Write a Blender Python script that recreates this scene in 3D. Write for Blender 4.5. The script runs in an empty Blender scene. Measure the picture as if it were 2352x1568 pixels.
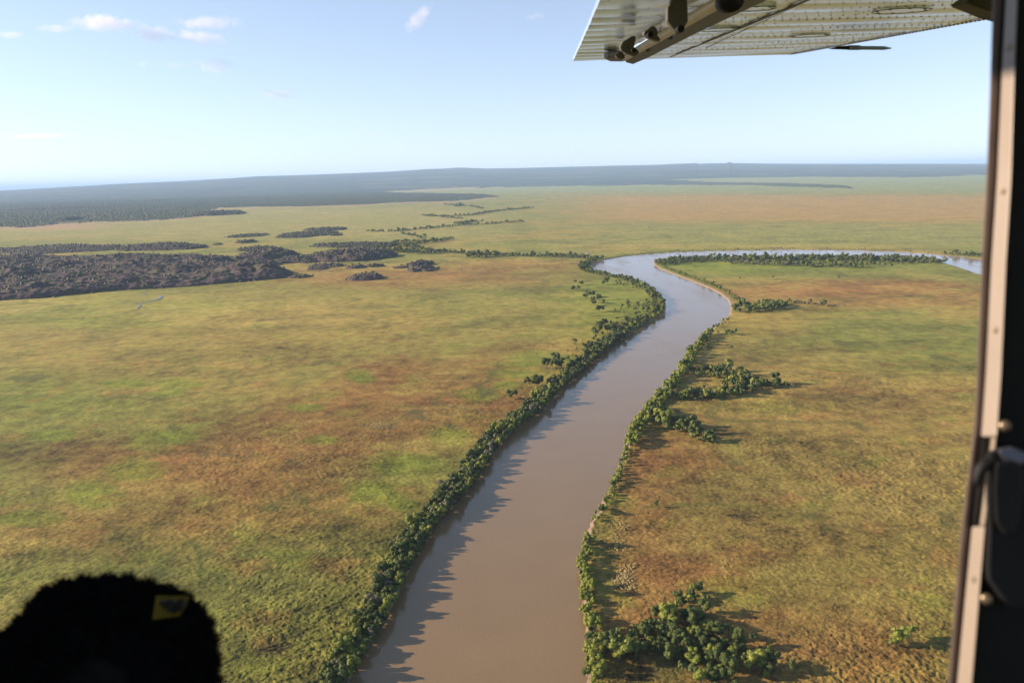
import bpy, math, random
import numpy as np
from mathutils import Matrix, Vector

random.seed(7)
RNG = np.random.default_rng(11)
sc = bpy.context.scene
COL = sc.collection
R_ = math.radians

# ------------------------------------------------------------------ camera
CAM_H = 200.0
F = 1829.0                      # focal length in reference pixels (picture 2352 x 1568)
CU, CV = 1176.0, 784.0
ROLL = -math.atan(0.0269)
PITCH = math.atan(379.9 / F)
cam_d = bpy.data.cameras.new("camera")
cam = bpy.data.objects.new("camera", cam_d)
COL.objects.link(cam)
ROT = Matrix.Rotation(R_(90) - PITCH, 4, 'X') @ Matrix.Rotation(ROLL, 4, 'Z')
cam.matrix_world = Matrix.Translation((0, 0, CAM_H)) @ ROT
cam_d.sensor_width = 36.0
cam_d.lens = 36.0 * F / 2352.0
cam_d.clip_start = 0.05
cam_d.clip_end = 400000.0
cam_d.dof.use_dof = True
cam_d.dof.focus_distance = 300.0
cam_d.dof.aperture_fstop = 6.3
sc.camera = cam
sc.render.resolution_x = 1024
sc.render.resolution_y = 682

# ------------------------------------------------------------------ light
SUN_EL = R_(19.0)
SUN_AZ = R_(-86.0)              # measured from +Y (view direction) towards +X; negative = left
sun_vec = Vector((math.sin(SUN_AZ) * math.cos(SUN_EL), math.cos(SUN_AZ) * math.cos(SUN_EL), math.sin(SUN_EL)))
sd = bpy.data.lights.new("sun", 'SUN')
sd.energy = 5.0
sd.angle = R_(0.5)
sd.color = (1.0, 0.80, 0.58)
sun = bpy.data.objects.new("sun", sd)
COL.objects.link(sun)
sun.rotation_euler = (-sun_vec).to_track_quat('-Z', 'Y').to_euler()
sun.location = (-50, 0, 260)

world = bpy.data.worlds.new("World")
sc.world = world
world.use_nodes = True
wn = world.node_tree
bgn = wn.nodes['Background']
sky = wn.nodes.new('ShaderNodeTexSky')
sky.sky_type = 'NISHITA'
sky.sun_disc = False
sky.sun_elevation = SUN_EL
sky.sun_rotation = SUN_AZ
sky.altitude = 200
sky.air_density = 1.1
sky.dust_density = 0.1
sky.ozone_density = 1.6
bwn = wn.nodes.new('ShaderNodeRGBToBW')
wn.links.new(sky.outputs[0], bwn.inputs[0])
pale = wn.nodes.new('ShaderNodeVectorMath'); pale.operation = 'SCALE'; pale.inputs[0].default_value = (0.62, 0.88, 1.52)
wn.links.new(bwn.outputs[0], pale.inputs['Scale'])
smx = wn.nodes.new('ShaderNodeMix'); smx.data_type = 'RGBA'; smx.inputs[0].default_value = 0.70
wn.links.new(sky.outputs[0], smx.inputs[6]); wn.links.new(pale.outputs[0], smx.inputs[7])
k1 = wn.nodes.new('ShaderNodeVectorMath'); k1.operation = 'SCALE'; k1.inputs['Scale'].default_value = 0.1
gm = wn.nodes.new('ShaderNodeGamma'); gm.inputs['Gamma'].default_value = 0.76
k2 = wn.nodes.new('ShaderNodeVectorMath'); k2.operation = 'SCALE'; k2.inputs['Scale'].default_value = 10.0
wn.links.new(smx.outputs[2], k1.inputs[0]); wn.links.new(k1.outputs[0], gm.inputs['Color']); wn.links.new(gm.outputs[0], k2.inputs[0])
wn.links.new(k2.outputs[0], bgn.inputs[0])
bgn.inputs[1].default_value = 0.068

vs = sc.view_settings
vs.view_transform = 'Standard'
vs.look = 'None'
vs.exposure = 1.24
vs.gamma = 1.0
cy = sc.cycles
cy.max_bounces = 6
cy.diffuse_bounces = 2
cy.glossy_bounces = 3
cy.volume_bounces = 5
cy.transparent_max_bounces = 8

# ------------------------------------------------------------------ maths helpers
R3 = np.array(ROT.to_3x3())
def ray(u, v):
    c = np.array([(np.asarray(u, float) - CU) / F, -(np.asarray(v, float) - CV) / F, -np.ones_like(np.asarray(u, float))])
    return R3 @ c
def G(u, v, z=0.0):
    """picture position -> point on the horizontal plane z"""
    d = ray(u, v)
    t = (z - CAM_H) / d[2]
    return np.array([d[0] * t, d[1] * t])
def C(u, v, depth):
    """picture position -> point at a depth along the view axis"""
    d = ray(u, v) * depth
    return np.array([d[0], d[1], d[2] + CAM_H])
def proj(x, y, z=0.0):
    p = np.array([x, y, np.full_like(x, z - CAM_H)])
    c = R3.T @ p.reshape(3, -1)
    w = np.maximum(-c[2], 1e-3)
    return (CU + F * c[0] / w).reshape(x.shape), (CV - F * c[1] / w).reshape(x.shape)

def _hash(ix, iy, s):
    n = (ix.astype(np.int64) * 374761393 + iy.astype(np.int64) * 668265263 + s * 974634777) & 0xFFFFFFFF
    n = ((n ^ (n >> 13)) * 1274126177) & 0xFFFFFFFF
    n = n ^ (n >> 16)
    return (n & 0xFFFF).astype(np.float32) / 65535.0
def gnoise(x, y, s=0):
    """gradient noise about -0.7..0.7"""
    ix = np.floor(x); iy = np.floor(y)
    fx = (x - ix).astype(np.float32); fy = (y - iy).astype(np.float32)
    ux = fx * fx * fx * (fx * (fx * 6 - 15) + 10); uy = fy * fy * fy * (fy * (fy * 6 - 15) + 10)
    def g(dx, dy):
        a = _hash(ix + dx, iy + dy, s) * (2 * np.pi)
        return np.cos(a) * (fx - dx) + np.sin(a) * (fy - dy)
    a = g(0, 0); b = g(1, 0); c = g(0, 1); d = g(1, 1)
    return (a + (b - a) * ux) * (1 - uy) + (c + (d - c) * ux) * uy
def fbm(x, y, sc_, octs=4, s=0, gain=0.5):
    o = 0; amp = 1.0; f = 1.0 / sc_
    for k in range(octs):
        o = o + amp * gnoise(x * f + 17.3 * k, y * f - 9.1 * k, s + k)
        amp *= gain; f *= 2.03
    return o
def ss(a, b, x):
    t = np.clip((x - a) / (b - a), 0, 1)
    return t * t * (3 - 2 * t)
def mixc(c, col, m):
    return c * (1 - m[..., None]) + np.array(col, np.float32) * m[..., None]
def catmull(P, n=8):
    P = np.asarray(P, float); out = []
    Q = np.vstack([2 * P[0] - P[1], P, 2 * P[-1] - P[-2]])
    for i in range(1, len(Q) - 2):
        for k in range(n):
            t = k / n
            out.append(0.5 * ((2 * Q[i]) + (-Q[i-1] + Q[i+1]) * t + (2*Q[i-1] - 5*Q[i] + 4*Q[i+1] - Q[i+2]) * t*t + (-Q[i-1] + 3*Q[i] - 3*Q[i+1] + Q[i+2]) * t**3))
    out.append(Q[-2])
    return np.array(out)
def inpoly(px, py, poly):
    ins = np.zeros(px.shape, bool)
    n = len(poly)
    for i in range(n):
        x1, y1 = poly[i]; x2, y2 = poly[(i + 1) % n]
        if y1 == y2: continue
        c = ((y1 > py) != (y2 > py)) & (px < (x2 - x1) * (py - y1) / (y2 - y1) + x1)
        ins ^= c
    return ins

# ------------------------------------------------------------------ object helpers
def mesh_np(name, V, Fq, mat=None, smooth=False, cols=None, attr=None, parent=None, link=True):
    V = np.asarray(V, np.float32); Fq = np.asarray(Fq, np.int32)
    k = Fq.shape[1]
    me = bpy.data.meshes.new(name)
    me.vertices.add(len(V)); me.vertices.foreach_set('co', V.ravel())
    me.loops.add(Fq.size); me.loops.foreach_set('vertex_index', Fq.ravel())
    me.polygons.add(len(Fq)); me.polygons.foreach_set('loop_start', np.arange(0, Fq.size, k, dtype=np.int32))
    try: me.polygons.foreach_set('loop_total', np.full(len(Fq), k, np.int32))
    except Exception: pass
    me.update(calc_edges=True)
    if smooth: me.polygons.foreach_set('use_smooth', np.ones(len(Fq), bool))
    if cols is not None:
        a = me.attributes.new('albedo', 'FLOAT_COLOR', 'POINT')
        c4 = np.ones((len(V), 4), np.float32); c4[:, :3] = cols
        a.data.foreach_set('color', c4.ravel())
    if attr is not None:
        a = me.attributes.new('tint', 'FLOAT', 'POINT')
        a.data.foreach_set('value', np.asarray(attr, np.float32))
    if mat: me.materials.append(mat)
    if not link: return me
    return obj(name, me, parent)
def obj(name, me, parent=None):
    o = bpy.data.objects.new(name, me)
    COL.objects.link(o)
    if parent: o.parent = parent
    return o
def empty(name, loc, parent=None):
    o = bpy.data.objects.new(name, None); COL.objects.link(o)
    o.location = loc; o.empty_display_size = 0.3
    if parent: o.parent = parent
    return o
def tag(o, label=None, cat=None, group=None, kind=None):
    if label: o['label'] = label
    if cat: o['category'] = cat
    if group: o['group'] = group
    if kind: o['kind'] = kind
    return o
class MB:
    """collects simple solids into one mesh"""
    def __init__(s): s.v = []; s.f = []
    def add(s, V, Fc):
        b = len(s.v); s.v += [tuple(map(float, p)) for p in V]; s.f += [tuple(i + b for i in f) for f in Fc]
    def prism(s, A, B):
        n = len(A)
        s.add(list(A) + list(B), [tuple(range(n))[::-1], tuple(range(n, 2 * n))] + [(i, (i + 1) % n, n + (i + 1) % n, n + i) for i in range(n)])
    def box(s, c, h):
        cx, cy_, cz = c; hx, hy, hz = h
        A = [(cx-hx, cy_-hy, cz-hz), (cx+hx, cy_-hy, cz-hz), (cx+hx, cy_+hy, cz-hz), (cx-hx, cy_+hy, cz-hz)]
        s.prism(A, [(x, y, z + 2*hz) for x, y, z in A])
    def tube(s, P, rad, n=10):
        P = [Vector(p) for p in P]
        if not hasattr(rad, '__len__'): rad = [rad] * len(P)
        rings = []
        for i, p in enumerate(P):
            t = (P[min(i+1, len(P)-1)] - P[max(i-1, 0)]).normalized()
            a = t.orthogonal().normalized() if i == 0 else (a_prev - t * a_prev.dot(t)).normalized()
            a_prev = a
            b = t.cross(a)
            rings.append([p + (a * math.cos(2*math.pi*k/n) + b * math.sin(2*math.pi*k/n)) * rad[i] for k in range(n)])
        V = [q for r in rings for q in r]; Fc = []
        for i in range(len(P) - 1):
            for k in range(n):
                Fc.append((i*n+k, i*n+(k+1) % n, (i+1)*n+(k+1) % n, (i+1)*n+k))
        Fc.append(tuple(range(n))[::-1]); Fc.append(tuple(range((len(P)-1)*n, len(P)*n)))
        s.add(V, Fc)
    def build(s, name, mat, parent=None, smooth=False, bevel=0):
        me = bpy.data.meshes.new(name); me.from_pydata(s.v, [], s.f); me.update()
        if smooth: me.polygons.foreach_set('use_smooth', np.ones(len(me.polygons), bool))
        me.materials.append(mat)
        o = obj(name, me, parent)
        if bevel:
            m = o.modifiers.new('bevel', 'BEVEL'); m.width = bevel; m.segments = 2; m.limit_method = 'ANGLE'
        return o

# ------------------------------------------------------------------ materials
def mat(name, base=(0.5, 0.5, 0.5), rough=0.6, metal=0.0, noise=None, bump=None, spec=0.5):
    m = bpy.data.materials.new(name); m.use_nodes = True
    nt = m.node_tree; p = nt.nodes['Principled BSDF']
    p.inputs['Base Color'].default_value = (*base, 1)
    p.inputs['Roughness'].default_value = rough
    p.inputs['Metallic'].default_value = metal
    p.inputs['Specular IOR Level'].default_value = spec
    tc = nt.nodes.new('ShaderNodeTexCoord')
    if noise:
        scl, amt = noise
        n = nt.nodes.new('ShaderNodeTexNoise'); n.inputs['Scale'].default_value = scl; n.inputs['Detail'].default_value = 6
        nt.links.new(tc.outputs['Object'], n.inputs['Vector'])
        r = nt.nodes.new('ShaderNodeMapRange'); r.inputs[1].default_value = 0.3; r.inputs[2].default_value = 0.7
        r.inputs[3].default_value = 1 - amt; r.inputs[4].default_value = 1 + amt
        nt.links.new(n.outputs[0], r.inputs[0])
        vm = nt.nodes.new('ShaderNodeVectorMath'); vm.operation = 'SCALE'
        vm.inputs[0].default_value = base
        nt.links.new(r.outputs[0], vm.inputs['Scale'])
        nt.links.new(vm.outputs[0], p.inputs['Base Color'])
    if bump:
        scl, st = bump
        n = nt.nodes.new('ShaderNodeTexNoise'); n.inputs['Scale'].default_value = scl; n.inputs['Detail'].default_value = 4
        nt.links.new(tc.outputs['Object'], n.inputs['Vector'])
        b = nt.nodes.new('ShaderNodeBump'); b.inputs['Distance'].default_value = st
        nt.links.new(n.outputs[0], b.inputs['Height']); nt.links.new(b.outputs[0], p.inputs['Normal'])
    return m
def albedo_mat(name, scl, amt, bump_scl=None, bump_d=0.5, rough=0.9):
    m = bpy.data.materials.new(name); m.use_nodes = True
    nt = m.node_tree; p = nt.nodes['Principled BSDF']
    p.inputs['Roughness'].default_value = rough; p.inputs['Specular IOR Level'].default_value = 0.15
    a = nt.nodes.new('ShaderNodeAttribute'); a.attribute_name = 'albedo'
    geo = nt.nodes.new('ShaderNodeNewGeometry')
    n = nt.nodes.new('ShaderNodeTexNoise'); n.inputs['Scale'].default_value = scl; n.inputs['Detail'].default_value = 5; n.inputs['Roughness'].default_value = 0.65
    nt.links.new(geo.outputs['Position'], n.inputs['Vector'])
    r = nt.nodes.new('ShaderNodeMapRange'); r.inputs[1].default_value = 0.3; r.inputs[2].default_value = 0.7
    r.inputs[3].default_value = 1 - amt; r.inputs[4].default_value = 1 + amt
    nt.links.new(n.outputs[0], r.inputs[0])
    vm = nt.nodes.new('ShaderNodeVectorMath'); vm.operation = 'SCALE'
    nt.links.new(a.outputs['Color'], vm.inputs[0]); nt.links.new(r.outputs[0], vm.inputs['Scale'])
    nt.links.new(vm.outputs[0], p.inputs['Base Color'])
    if bump_scl:
        n2 = nt.nodes.new('ShaderNodeTexNoise'); n2.inputs['Scale'].default_value = bump_scl; n2.inputs['Detail'].default_value = 3
        nt.links.new(geo.outputs['Position'], n2.inputs['Vector'])
        b = nt.nodes.new('ShaderNodeBump'); b.inputs['Distance'].default_value = bump_d; b.inputs['Strength'].default_value = 0.8
        nt.links.new(n2.outputs[0], b.inputs['Height']); nt.links.new(b.outputs[0], p.inputs['Normal'])
    return m
def leaf_mat(name, c0, c1, c2):
    m = bpy.data.materials.new(name); m.use_nodes = True
    nt = m.node_tree; p = nt.nodes['Principled BSDF']
    p.inputs['Roughness'].default_value = 0.65; p.inputs['Specular IOR Level'].default_value = 0.25
    a = nt.nodes.new('ShaderNodeAttribute'); a.attribute_name = 'tint'
    oi = nt.nodes.new('ShaderNodeObjectInfo')
    ad = nt.nodes.new('ShaderNodeMath'); ad.operation = 'ADD'
    nt.links.new(a.outputs['Fac'], ad.inputs[0]); nt.links.new(oi.outputs['Random'], ad.inputs[1])
    fr = nt.nodes.new('ShaderNodeMath'); fr.operation = 'FRACT'; nt.links.new(ad.outputs[0], fr.inputs[0])
    geo = nt.nodes.new('ShaderNodeNewGeometry')
    n = nt.nodes.new('ShaderNodeTexNoise'); n.inputs['Scale'].default_value = 0.5; n.inputs['Detail'].default_value = 3
    nt.links.new(geo.outputs['Position'], n.inputs['Vector'])
    mx = nt.nodes.new('ShaderNodeMix'); mx.data_type = 'FLOAT'; mx.inputs[0].default_value = 0.62
    nt.links.new(fr.outputs[0], mx.inputs[2]); nt.links.new(n.outputs[0], mx.inputs[3])
    cr = nt.nodes.new('ShaderNodeValToRGB')
    e = cr.color_ramp.elements
    e[0].position = 0.2; e[0].color = (*c0, 1); e[1].position = 0.8; e[1].color = (*c2, 1)
    k = e.new(0.5); k.color = (*c1, 1)
    nt.links.new(mx.outputs[0], cr.inputs[0]); nt.links.new(cr.outputs[0], p.inputs['Base Color'])
    return m

M_ground = albedo_mat('grassland', 0.9, 0.22, 1.1, 0.35)
M_rock = albedo_mat('sandstone', 0.25, 0.35, 0.35, 1.2, 0.85)
M_leaf = [leaf_mat('leaf_dark', (.034, .054, .014), (.070, .094, .022), (.122, .138, .038)),
          leaf_mat('leaf_bright', (.105, .135, .020), (.175, .200, .030), (.235, .240, .050)),  # brighter greens; on the right bank they carry painted sunlight
          leaf_mat('leaf_grey', (.10, .10, .06), (.14, .13, .085), (.17, .15, .10))]
M_far = leaf_mat('leaf_far', (.018, .027, .014), (.036, .044, .020), (.075, .078, .036))
M_far2 = leaf_mat('leaf_forest', (.042, .052, .026), (.055, .066, .032), (.075, .082, .042))
M_bark = mat('bark', (.16, .13, .10), 0.9, noise=(2.0, .3))
M_straw = leaf_mat('straw', (.20, .155, .06), (.28, .215, .09), (.36, .28, .13))

def water_mat():
    m = bpy.data.materials.new('river_water'); m.use_nodes = True
    nt = m.node_tree; p = nt.nodes['Principled BSDF']
    p.inputs['Base Color'].default_value = (.185, .115, .066, 1)
    p.inputs['Roughness'].default_value = 0.09
    p.inputs['IOR'].default_value = 1.42
    geo = nt.nodes.new('ShaderNodeNewGeometry')
    n = nt.nodes.new('ShaderNodeTexNoise'); n.inputs['Scale'].default_value = 0.6; n.inputs['Detail'].default_value = 4
    nt.links.new(geo.outputs['Position'], n.inputs['Vector'])
    b = nt.nodes.new('ShaderNodeBump'); b.inputs['Distance'].default_value = 0.08; b.inputs['Strength'].default_value = 0.8
    nt.links.new(n.outputs[0], b.inputs['Height']); nt.links.new(b.outputs[0], p.inputs['Normal'])
    n2 = nt.nodes.new('ShaderNodeTexNoise'); n2.inputs['Scale'].default_value = 0.03; n2.inputs['Detail'].default_value = 4
    nt.links.new(geo.outputs['Position'], n2.inputs['Vector'])
    mx = nt.nodes.new('ShaderNodeMix'); mx.data_type = 'RGBA'
    mx.inputs[6].default_value = (.178, .120, .060, 1); mx.inputs[7].default_value = (.212, .144, .076, 1)
    nt.links.new(n2.outputs[0], mx.inputs[0]); nt.links.new(mx.outputs[2], p.inputs['Base Color'])
    n3 = nt.nodes.new('ShaderNodeTexNoise'); n3.inputs['Scale'].default_value = 1.0; n3.inputs['Detail'].default_value = 3
    mp = nt.nodes.new('ShaderNodeMapping'); mp.inputs['Scale'].default_value = (.030, .007, 1); mp.inputs['Rotation'].default_value = (0, 0, .5)
    nt.links.new(geo.outputs['Position'], mp.inputs['Vector']); nt.links.new(mp.outputs[0], n3.inputs['Vector'])
    mr = nt.nodes.new('ShaderNodeMapRange'); mr.inputs[1].default_value = .35; mr.inputs[2].default_value = .65; mr.inputs[3].default_value = .05; mr.inputs[4].default_value = .21
    nt.links.new(n3.outputs[0], mr.inputs[0]); nt.links.new(mr.outputs[0], p.inputs['Roughness'])
    return m
M_water = water_mat()

# ------------------------------------------------------------------ river outline (picture positions of the water's edges)
LB = [(560,2050),(700,1780),(742,1650),(792,1568),(824,1510),(866,1440),(904,1370),(928,1310),(972,1240),(1013,1180),(1070,1120),(1110,1060),(1160,1000),(1238,937),(1285,890),(1332,850),(1390,800),(1440,765),(1490,737),(1517,718),(1522,697),(1508,676),(1480,657),(1440,641),(1400,633),(1360,624),(1350,613),(1372,600),(1425,589),(1500,581.5),(1600,576),(1750,573),(1900,572.5),(2000,574.5),(2100,579),(2200,588),(2260,595),(2400,612),(2700,650)]
RB = [(1360,2050),(1355,1780),(1352,1650),(1352,1568),(1354,1510),(1347,1440),(1340,1380),(1337,1300),(1342,1250),(1362,1190),(1385,1150),(1410,1090),(1437,1030),(1457,985),(1487,940),(1527,895),(1562,855),(1588,810),(1618,770),(1658,737),(1677,715),(1670,687),(1640,666),(1590,645),(1540,626),(1508,612),(1501,602),(1515,595),(1560,591),(1700,588.5),(1900,588),(2050,589),(2130,594),(2180,606),(2230,622),(2260,631),(2400,656),(2700,705)]
LBw = catmull(np.array([G(u, v) for u, v in LB]), 6)
RBw = catmull(np.array([G(u, v) for u, v in RB]), 6)
RIVER = np.vstack([LBw, RBw[::-1]])
def river_sd(x, y):
    """distance to the water's edge, positive on land"""
    shp = x.shape; x = x.ravel().astype(np.float32); y = y.ravel().astype(np.float32)
    d2 = np.full(x.shape, 1e12, np.float32); ins = np.zeros(x.shape, bool)
    n = len(RIVER)
    for i in range(n):
        ax, ay = RIVER[i]; bx, by = RIVER[(i + 1) % n]
        ex, ey = bx - ax, by - ay
        L = ex * ex + ey * ey + 1e-9
        t = np.clip(((x - ax) * ex + (y - ay) * ey) / L, 0, 1)
        dx = x - (ax + t * ex); dy = y - (ay + t * ey)
        np.minimum(d2, dx * dx + dy * dy, out=d2)
        if ay != by:
            ins ^= ((ay > y) != (by > y)) & (x < ex * (y - ay) / ey + ax)
    d = np.sqrt(d2); d[ins] *= -1
    return d.reshape(shp)
WATER_Z = -1.5

# forest regions in picture positions
FOREST = [[(-900,560),(-300,545),(0,521),(60,523),(120,516),(200,511),(330,508),(430,500),(495,492),(480,484),(500,477),(640,475),(800,471),(920,465),(1040,462),(1145,452),(1110,447),(960,444),(870,442),(940,438),(1040,434),(1180,428),(1300,422),(1440,413.5),(1700,411),(2100,409),(2350,401),(3200,385),(3200,300),(-900,300)],
          [(1040,434),(1300,429),(1500,425),(1700,425),(1820,429),(1962,433),(1940,427),(1800,421.5),(1500,418.5),(1300,419.5),(1180,427)]]
SKY_U = [-900, 0, 300, 420, 540, 580, 600, 700, 900, 980, 1020, 1045, 1065, 1085, 1120, 1180, 1300, 1500, 1570, 1600, 1603, 1640, 1668, 1672, 1678, 1682, 1760, 1900, 2270, 3200]
SKY_V = [460, 438, 422, 417, 410, 407, 406, 403, 395, 389.5, 388, 386.5, 386, 387, 388, 387, 384, 379.5, 377, 376, 377.5, 376.5, 376, 374.3, 374.3, 376, 377, 377.5, 376.5, 360]
def hill_height(x, y):
    az = np.arctan2(x, y); r = np.hypot(x, y)
    u, v = proj(np.sin(az) * 30000, np.cos(az) * 30000, CAM_H)      # true horizon line
    target = np.interp(u, SKY_U, SKY_V)
    Hm = np.clip((v - target) / F * 30000 + CAM_H, 15, None)
    k = ss(12000, 31000, r) * (1 - 0.25 * ss(34000, 60000, r))
    nz = 1 + 0.12 * gnoise(x / 2600, y / 2600, 5)
    w = ss(24000, 30000, r)
    return np.where(np.abs(az) < R_(60), Hm * k * (nz * (1 - w) + w), 60 * k)

# ------------------------------------------------------------------ ground
def build_ground():
    az = np.concatenate([np.arange(-180, -44, 4.0), np.linspace(-40.5, 40.5, 1450), np.arange(44, 180.1, 4.0)])
    dep = np.arctan(CAM_H / 235.0)
    rows = np.arctan(CAM_H / 12000.0)
    pxs = np.arange(math.tan(dep), math.tan(rows), -0.55 / 796.0)
    r1 = CAM_H / pxs
    r = np.concatenate([[0, 60, 120, 180, 215], r1, np.geomspace(r1[-1] * 1.03, 30000, 60), np.geomspace(31000, 150000, 24)])
    A, Rr = np.meshgrid(np.radians(az), r)
    X = (np.sin(A) * Rr).astype(np.float64); Y = (np.cos(A) * Rr).astype(np.float64)
    u, v = proj(X, Y, 0.0)
    u = np.clip(u, -2000, 4400); v = np.clip(v, 0, 4000)
    front = np.abs(A) < R_(60)
    near = (Rr < 4200) & front
    sd = np.full(X.shape, 1e3, np.float32)
    sd[near] = river_sd(X[near], Y[near])
    sd = sd + 2.2 * gnoise(X / 17, Y / 17, 301) + 1.5 * gnoise(X / 5.5, Y / 5.5, 302)
    # ---------- forest mask
    uw = u + 10 * gnoise(X / 260, Y / 260, 31) * ss(5200, 3500, Rr); 
    vw = v + 1.6 * gnoise(X / 320, Y / 320, 33)
    forest = np.zeros(X.shape, np.float32)
    for P in FOREST: forest = np.maximum(forest, inpoly(uw, vw, P).astype(np.float32))
    forest[~front] = 0
    forest[(Rr > 16000)] = 1
    # ---------- relief
    wx = X + 2.2 * gnoise(X / 9, Y / 9, 71); wy = Y + 2.2 * gnoise(X / 9, Y / 9, 72)
    ang = 0.5
    rx = wx * math.cos(ang) + wy * math.sin(ang); ry = -wx * math.sin(ang) + wy * math.cos(ang)
    a1 = ss(520, 260, Rr); a2 = ss(1000, 500, Rr); a3 = ss(2400, 1000, Rr)
    rough = 0.55 + 0.50 * ss(-0.25, 0.35, fbm(X, Y, 160, 3, 41))
    t1 = gnoise(rx / 1.65, ry / 1.4, 1); t2 = gnoise(rx / 2.7, ry / 2.2, 2); t3 = gnoise(rx / 8.5, ry / 6.5, 3); t4 = gnoise(rx / 26, ry / 20, 4)
    t0 = gnoise(X / 1.05, Y / 1.0, 6); pit = np.clip(np.abs(t1) * 1.6, 0, .5)
    tus = rough * (0.24 * a1 * t0 + 0.42 * a1 * t1 + 0.50 * a2 * t2 - .5 * a1 * ss(.25, .5, gnoise(X / 2.3, Y / 2.3, 8)) + 0.42 * a3 * gnoise(rx / 6.2, ry / 4.4, 3) + 0.6 * ss(5000, 2000, Rr) * t4)
    Z = tus
    Z = Z + 0.5 * ss(0, 1, 1 - forest) * 0
    # canopy of the forest
    can = 1.4 * gnoise(X / 30, Y / 30, 51) + 5.0 * gnoise(X / 110, Y / 110, 52) + 9 * gnoise(X / 700, Y / 500, 53)
    Z = Z + forest * (3 + can) * ss(60000, 9000, Rr)
    Z = Z + hill_height(X, Y) * front
    # ---------- river bed
    bed = np.where(sd < 4.0, WATER_Z + np.clip(sd, -8, 2.4) * 0.62 + 0.12 * t2, Z)
    k = ss(2.2, 4.2, sd)
    Z = np.where(sd < 4.3, bed * (1 - k) + Z * k, Z)
    # ---------- albedo
    big = fbm(X, Y, 420, 4, 81); mid = fbm(X, Y, 90, 4, 83); fine = fbm(X, Y, 14, 3, 85); vf = gnoise(X / 3.2, Y / 3.2, 86)
    str_ = fbm(X * 0.35 + Y * 0.05, Y * 1.5, 120, 4, 87)
    OLIVE = (.165, .168, .034); TAN = (.278, .198, .050); RUST = (.255, .112, .036); BRI = (.150, .195, .020); DARK = (.085, .085, .018); YEL = (.330, .270, .068); PALEG = (.215, .215, .062)
    col = np.zeros(X.shape + (3,), np.float32); col[:] = OLIVE
    m = ss(-0.15, 0.45, big + 0.55 * mid)
    col = mixc(col, TAN, 0.75 * m)
    # the green of the far plain, the tan band right of it
    col = mixc(col, PALEG, 0.6 * ss(640, 480, v) * ss(0.4, -0.3, str_))
    col = mixc(col, TAN, 0.55 * ss(560, 500, v) * ss(432, 450, v) * ss(1150, 1500, u) * ss(-.35, .25, str_))
    col = mixc(col, PALEG, 0.75 * ss(452, 432, v))
    def zone(cu, cv, ru, rv, c, s, soft=0.55, nz=0.9, sx=0.0):
        nonlocal col
        du = (u - cu - sx * (v - cv)) / ru; dv = (v - cv) / rv
        q = np.sqrt(du * du + dv * dv) + nz * (0.45 * mid + 0.5 * fine * 0.5)
        col = mixc(col, c, s * (1 - ss(1 - soft, 1 + soft, q)))
    # broad zones
    zone(250, 800, 620, 70, TAN, .6); zone(60, 700, 420, 26, YEL, .6); zone(560, 720, 260, 40, YEL, .55)
    zone(820, 730, 380, 90, TAN, .45); zone(980, 640, 330, 22, RUST, .55); zone(1200, 610, 180, 14, RUST, .45)
    zone(1160, 720, 220, 60, OLIVE, .5)
    zone(140, 960, 420, 90, OLIVE, .75); zone(60, 900, 200, 50, BRI, .35)
    zone(560, 870, 420, 50, TAN, .3)
    zone(1180, 870, 300, 70, RUST, .50); zone(900, 960, 330, 75, RUST, .62); zone(480, 1060, 360, 65, RUST, .60); zone(250, 1230, 300, 60, RUST, .40); zone(700, 1170, 300, 60, RUST, .45)
    zone(1270, 800, 60, 18, TAN, .8, sx=-2); zone(850, 880, 90, 40, RUST, .35)
    zone(700, 1450, 420, 220, (.125, .150, .024), .6); zone(300, 1330, 500, 90, OLIVE, .5); zone(500, 1300, 300, 80, DARK, .5); zone(820, 1280, 150, 150, DARK, .35)
    zone(160, 725, 160, 14, BRI, .45); zone(330, 700, 260, 14, BRI, .30); zone(230, 745, 190, 10, BRI, .4)
    for (a, b, c_, d) in [(415,885,60,17),(390,905,45,10),(350,1012,62,26),(410,1000,50,16),(312,1080,72,30),(215,1135,70,34),(290,880,60,10),(820,860,30,12),(835,872,25,9),(1165,882,36,12),(1100,905,50,16),
                          (1240,825,90,20),(1180,860,60,12),(1030,1000,55,26),(930,1065,75,28),(860,1135,70,30),(60,1190,90,20),(120,1000,60,12),(700,935,40,9),(740,1010,40,10),(920,1160,40,16)]:
        zone(a, b, c_, d, BRI, .62, .35, .8)
    # ring patches
    for (a, b, ru, rv) in [(412, 822, 34, 7.5), (610, 748, 28, 5), (480, 700, 24, 4)]:
        q = np.sqrt(((u - a) / ru) ** 2 + ((v - b) / rv) ** 2)
        col = mixc(col, BRI, .5 * np.exp(-((q - 1) / .22) ** 2))
    # right of the river
    rt = ss(-30, 40, sd) * ((u > 1340) & (v > 600))
    zone(1950, 680, 360, 26, RUST, .50); zone(1760, 655, 200, 18, TAN, .7); zone(1650, 612, 150, 16, BRI, .6); zone(1900, 612, 260, 10, BRI, .4)
    zone(1980, 800, 330, 80, OLIVE, .55); zone(1750, 740, 120, 40, TAN, .6); zone(1950, 890, 350, 16, TAN, .8)
    zone(1640, 980, 250, 50, TAN, .55); zone(1810, 935, 120, 20, BRI, .5); zone(1540, 1050, 110, 50, RUST, .85); zone(1480, 1150, 60, 120, RUST, .45)
    zone(1990, 1060, 300, 90, OLIVE, .6); zone(1980, 1150, 260, 60, PALEG, .25); zone(1750, 1230, 260, 60, TAN, .5); zone(2150, 1330, 160, 120, OLIVE, .5)
    zone(1570, 1320, 120, 34, RUST, .9); zone(1690, 1350, 70, 26, RUST, .6); zone(1760, 1420, 120, 26, RUST, .6); zone(1900, 1490, 300, 90, RUST, .5); zone(1480, 1420, 90, 90, RUST, .45)
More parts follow.
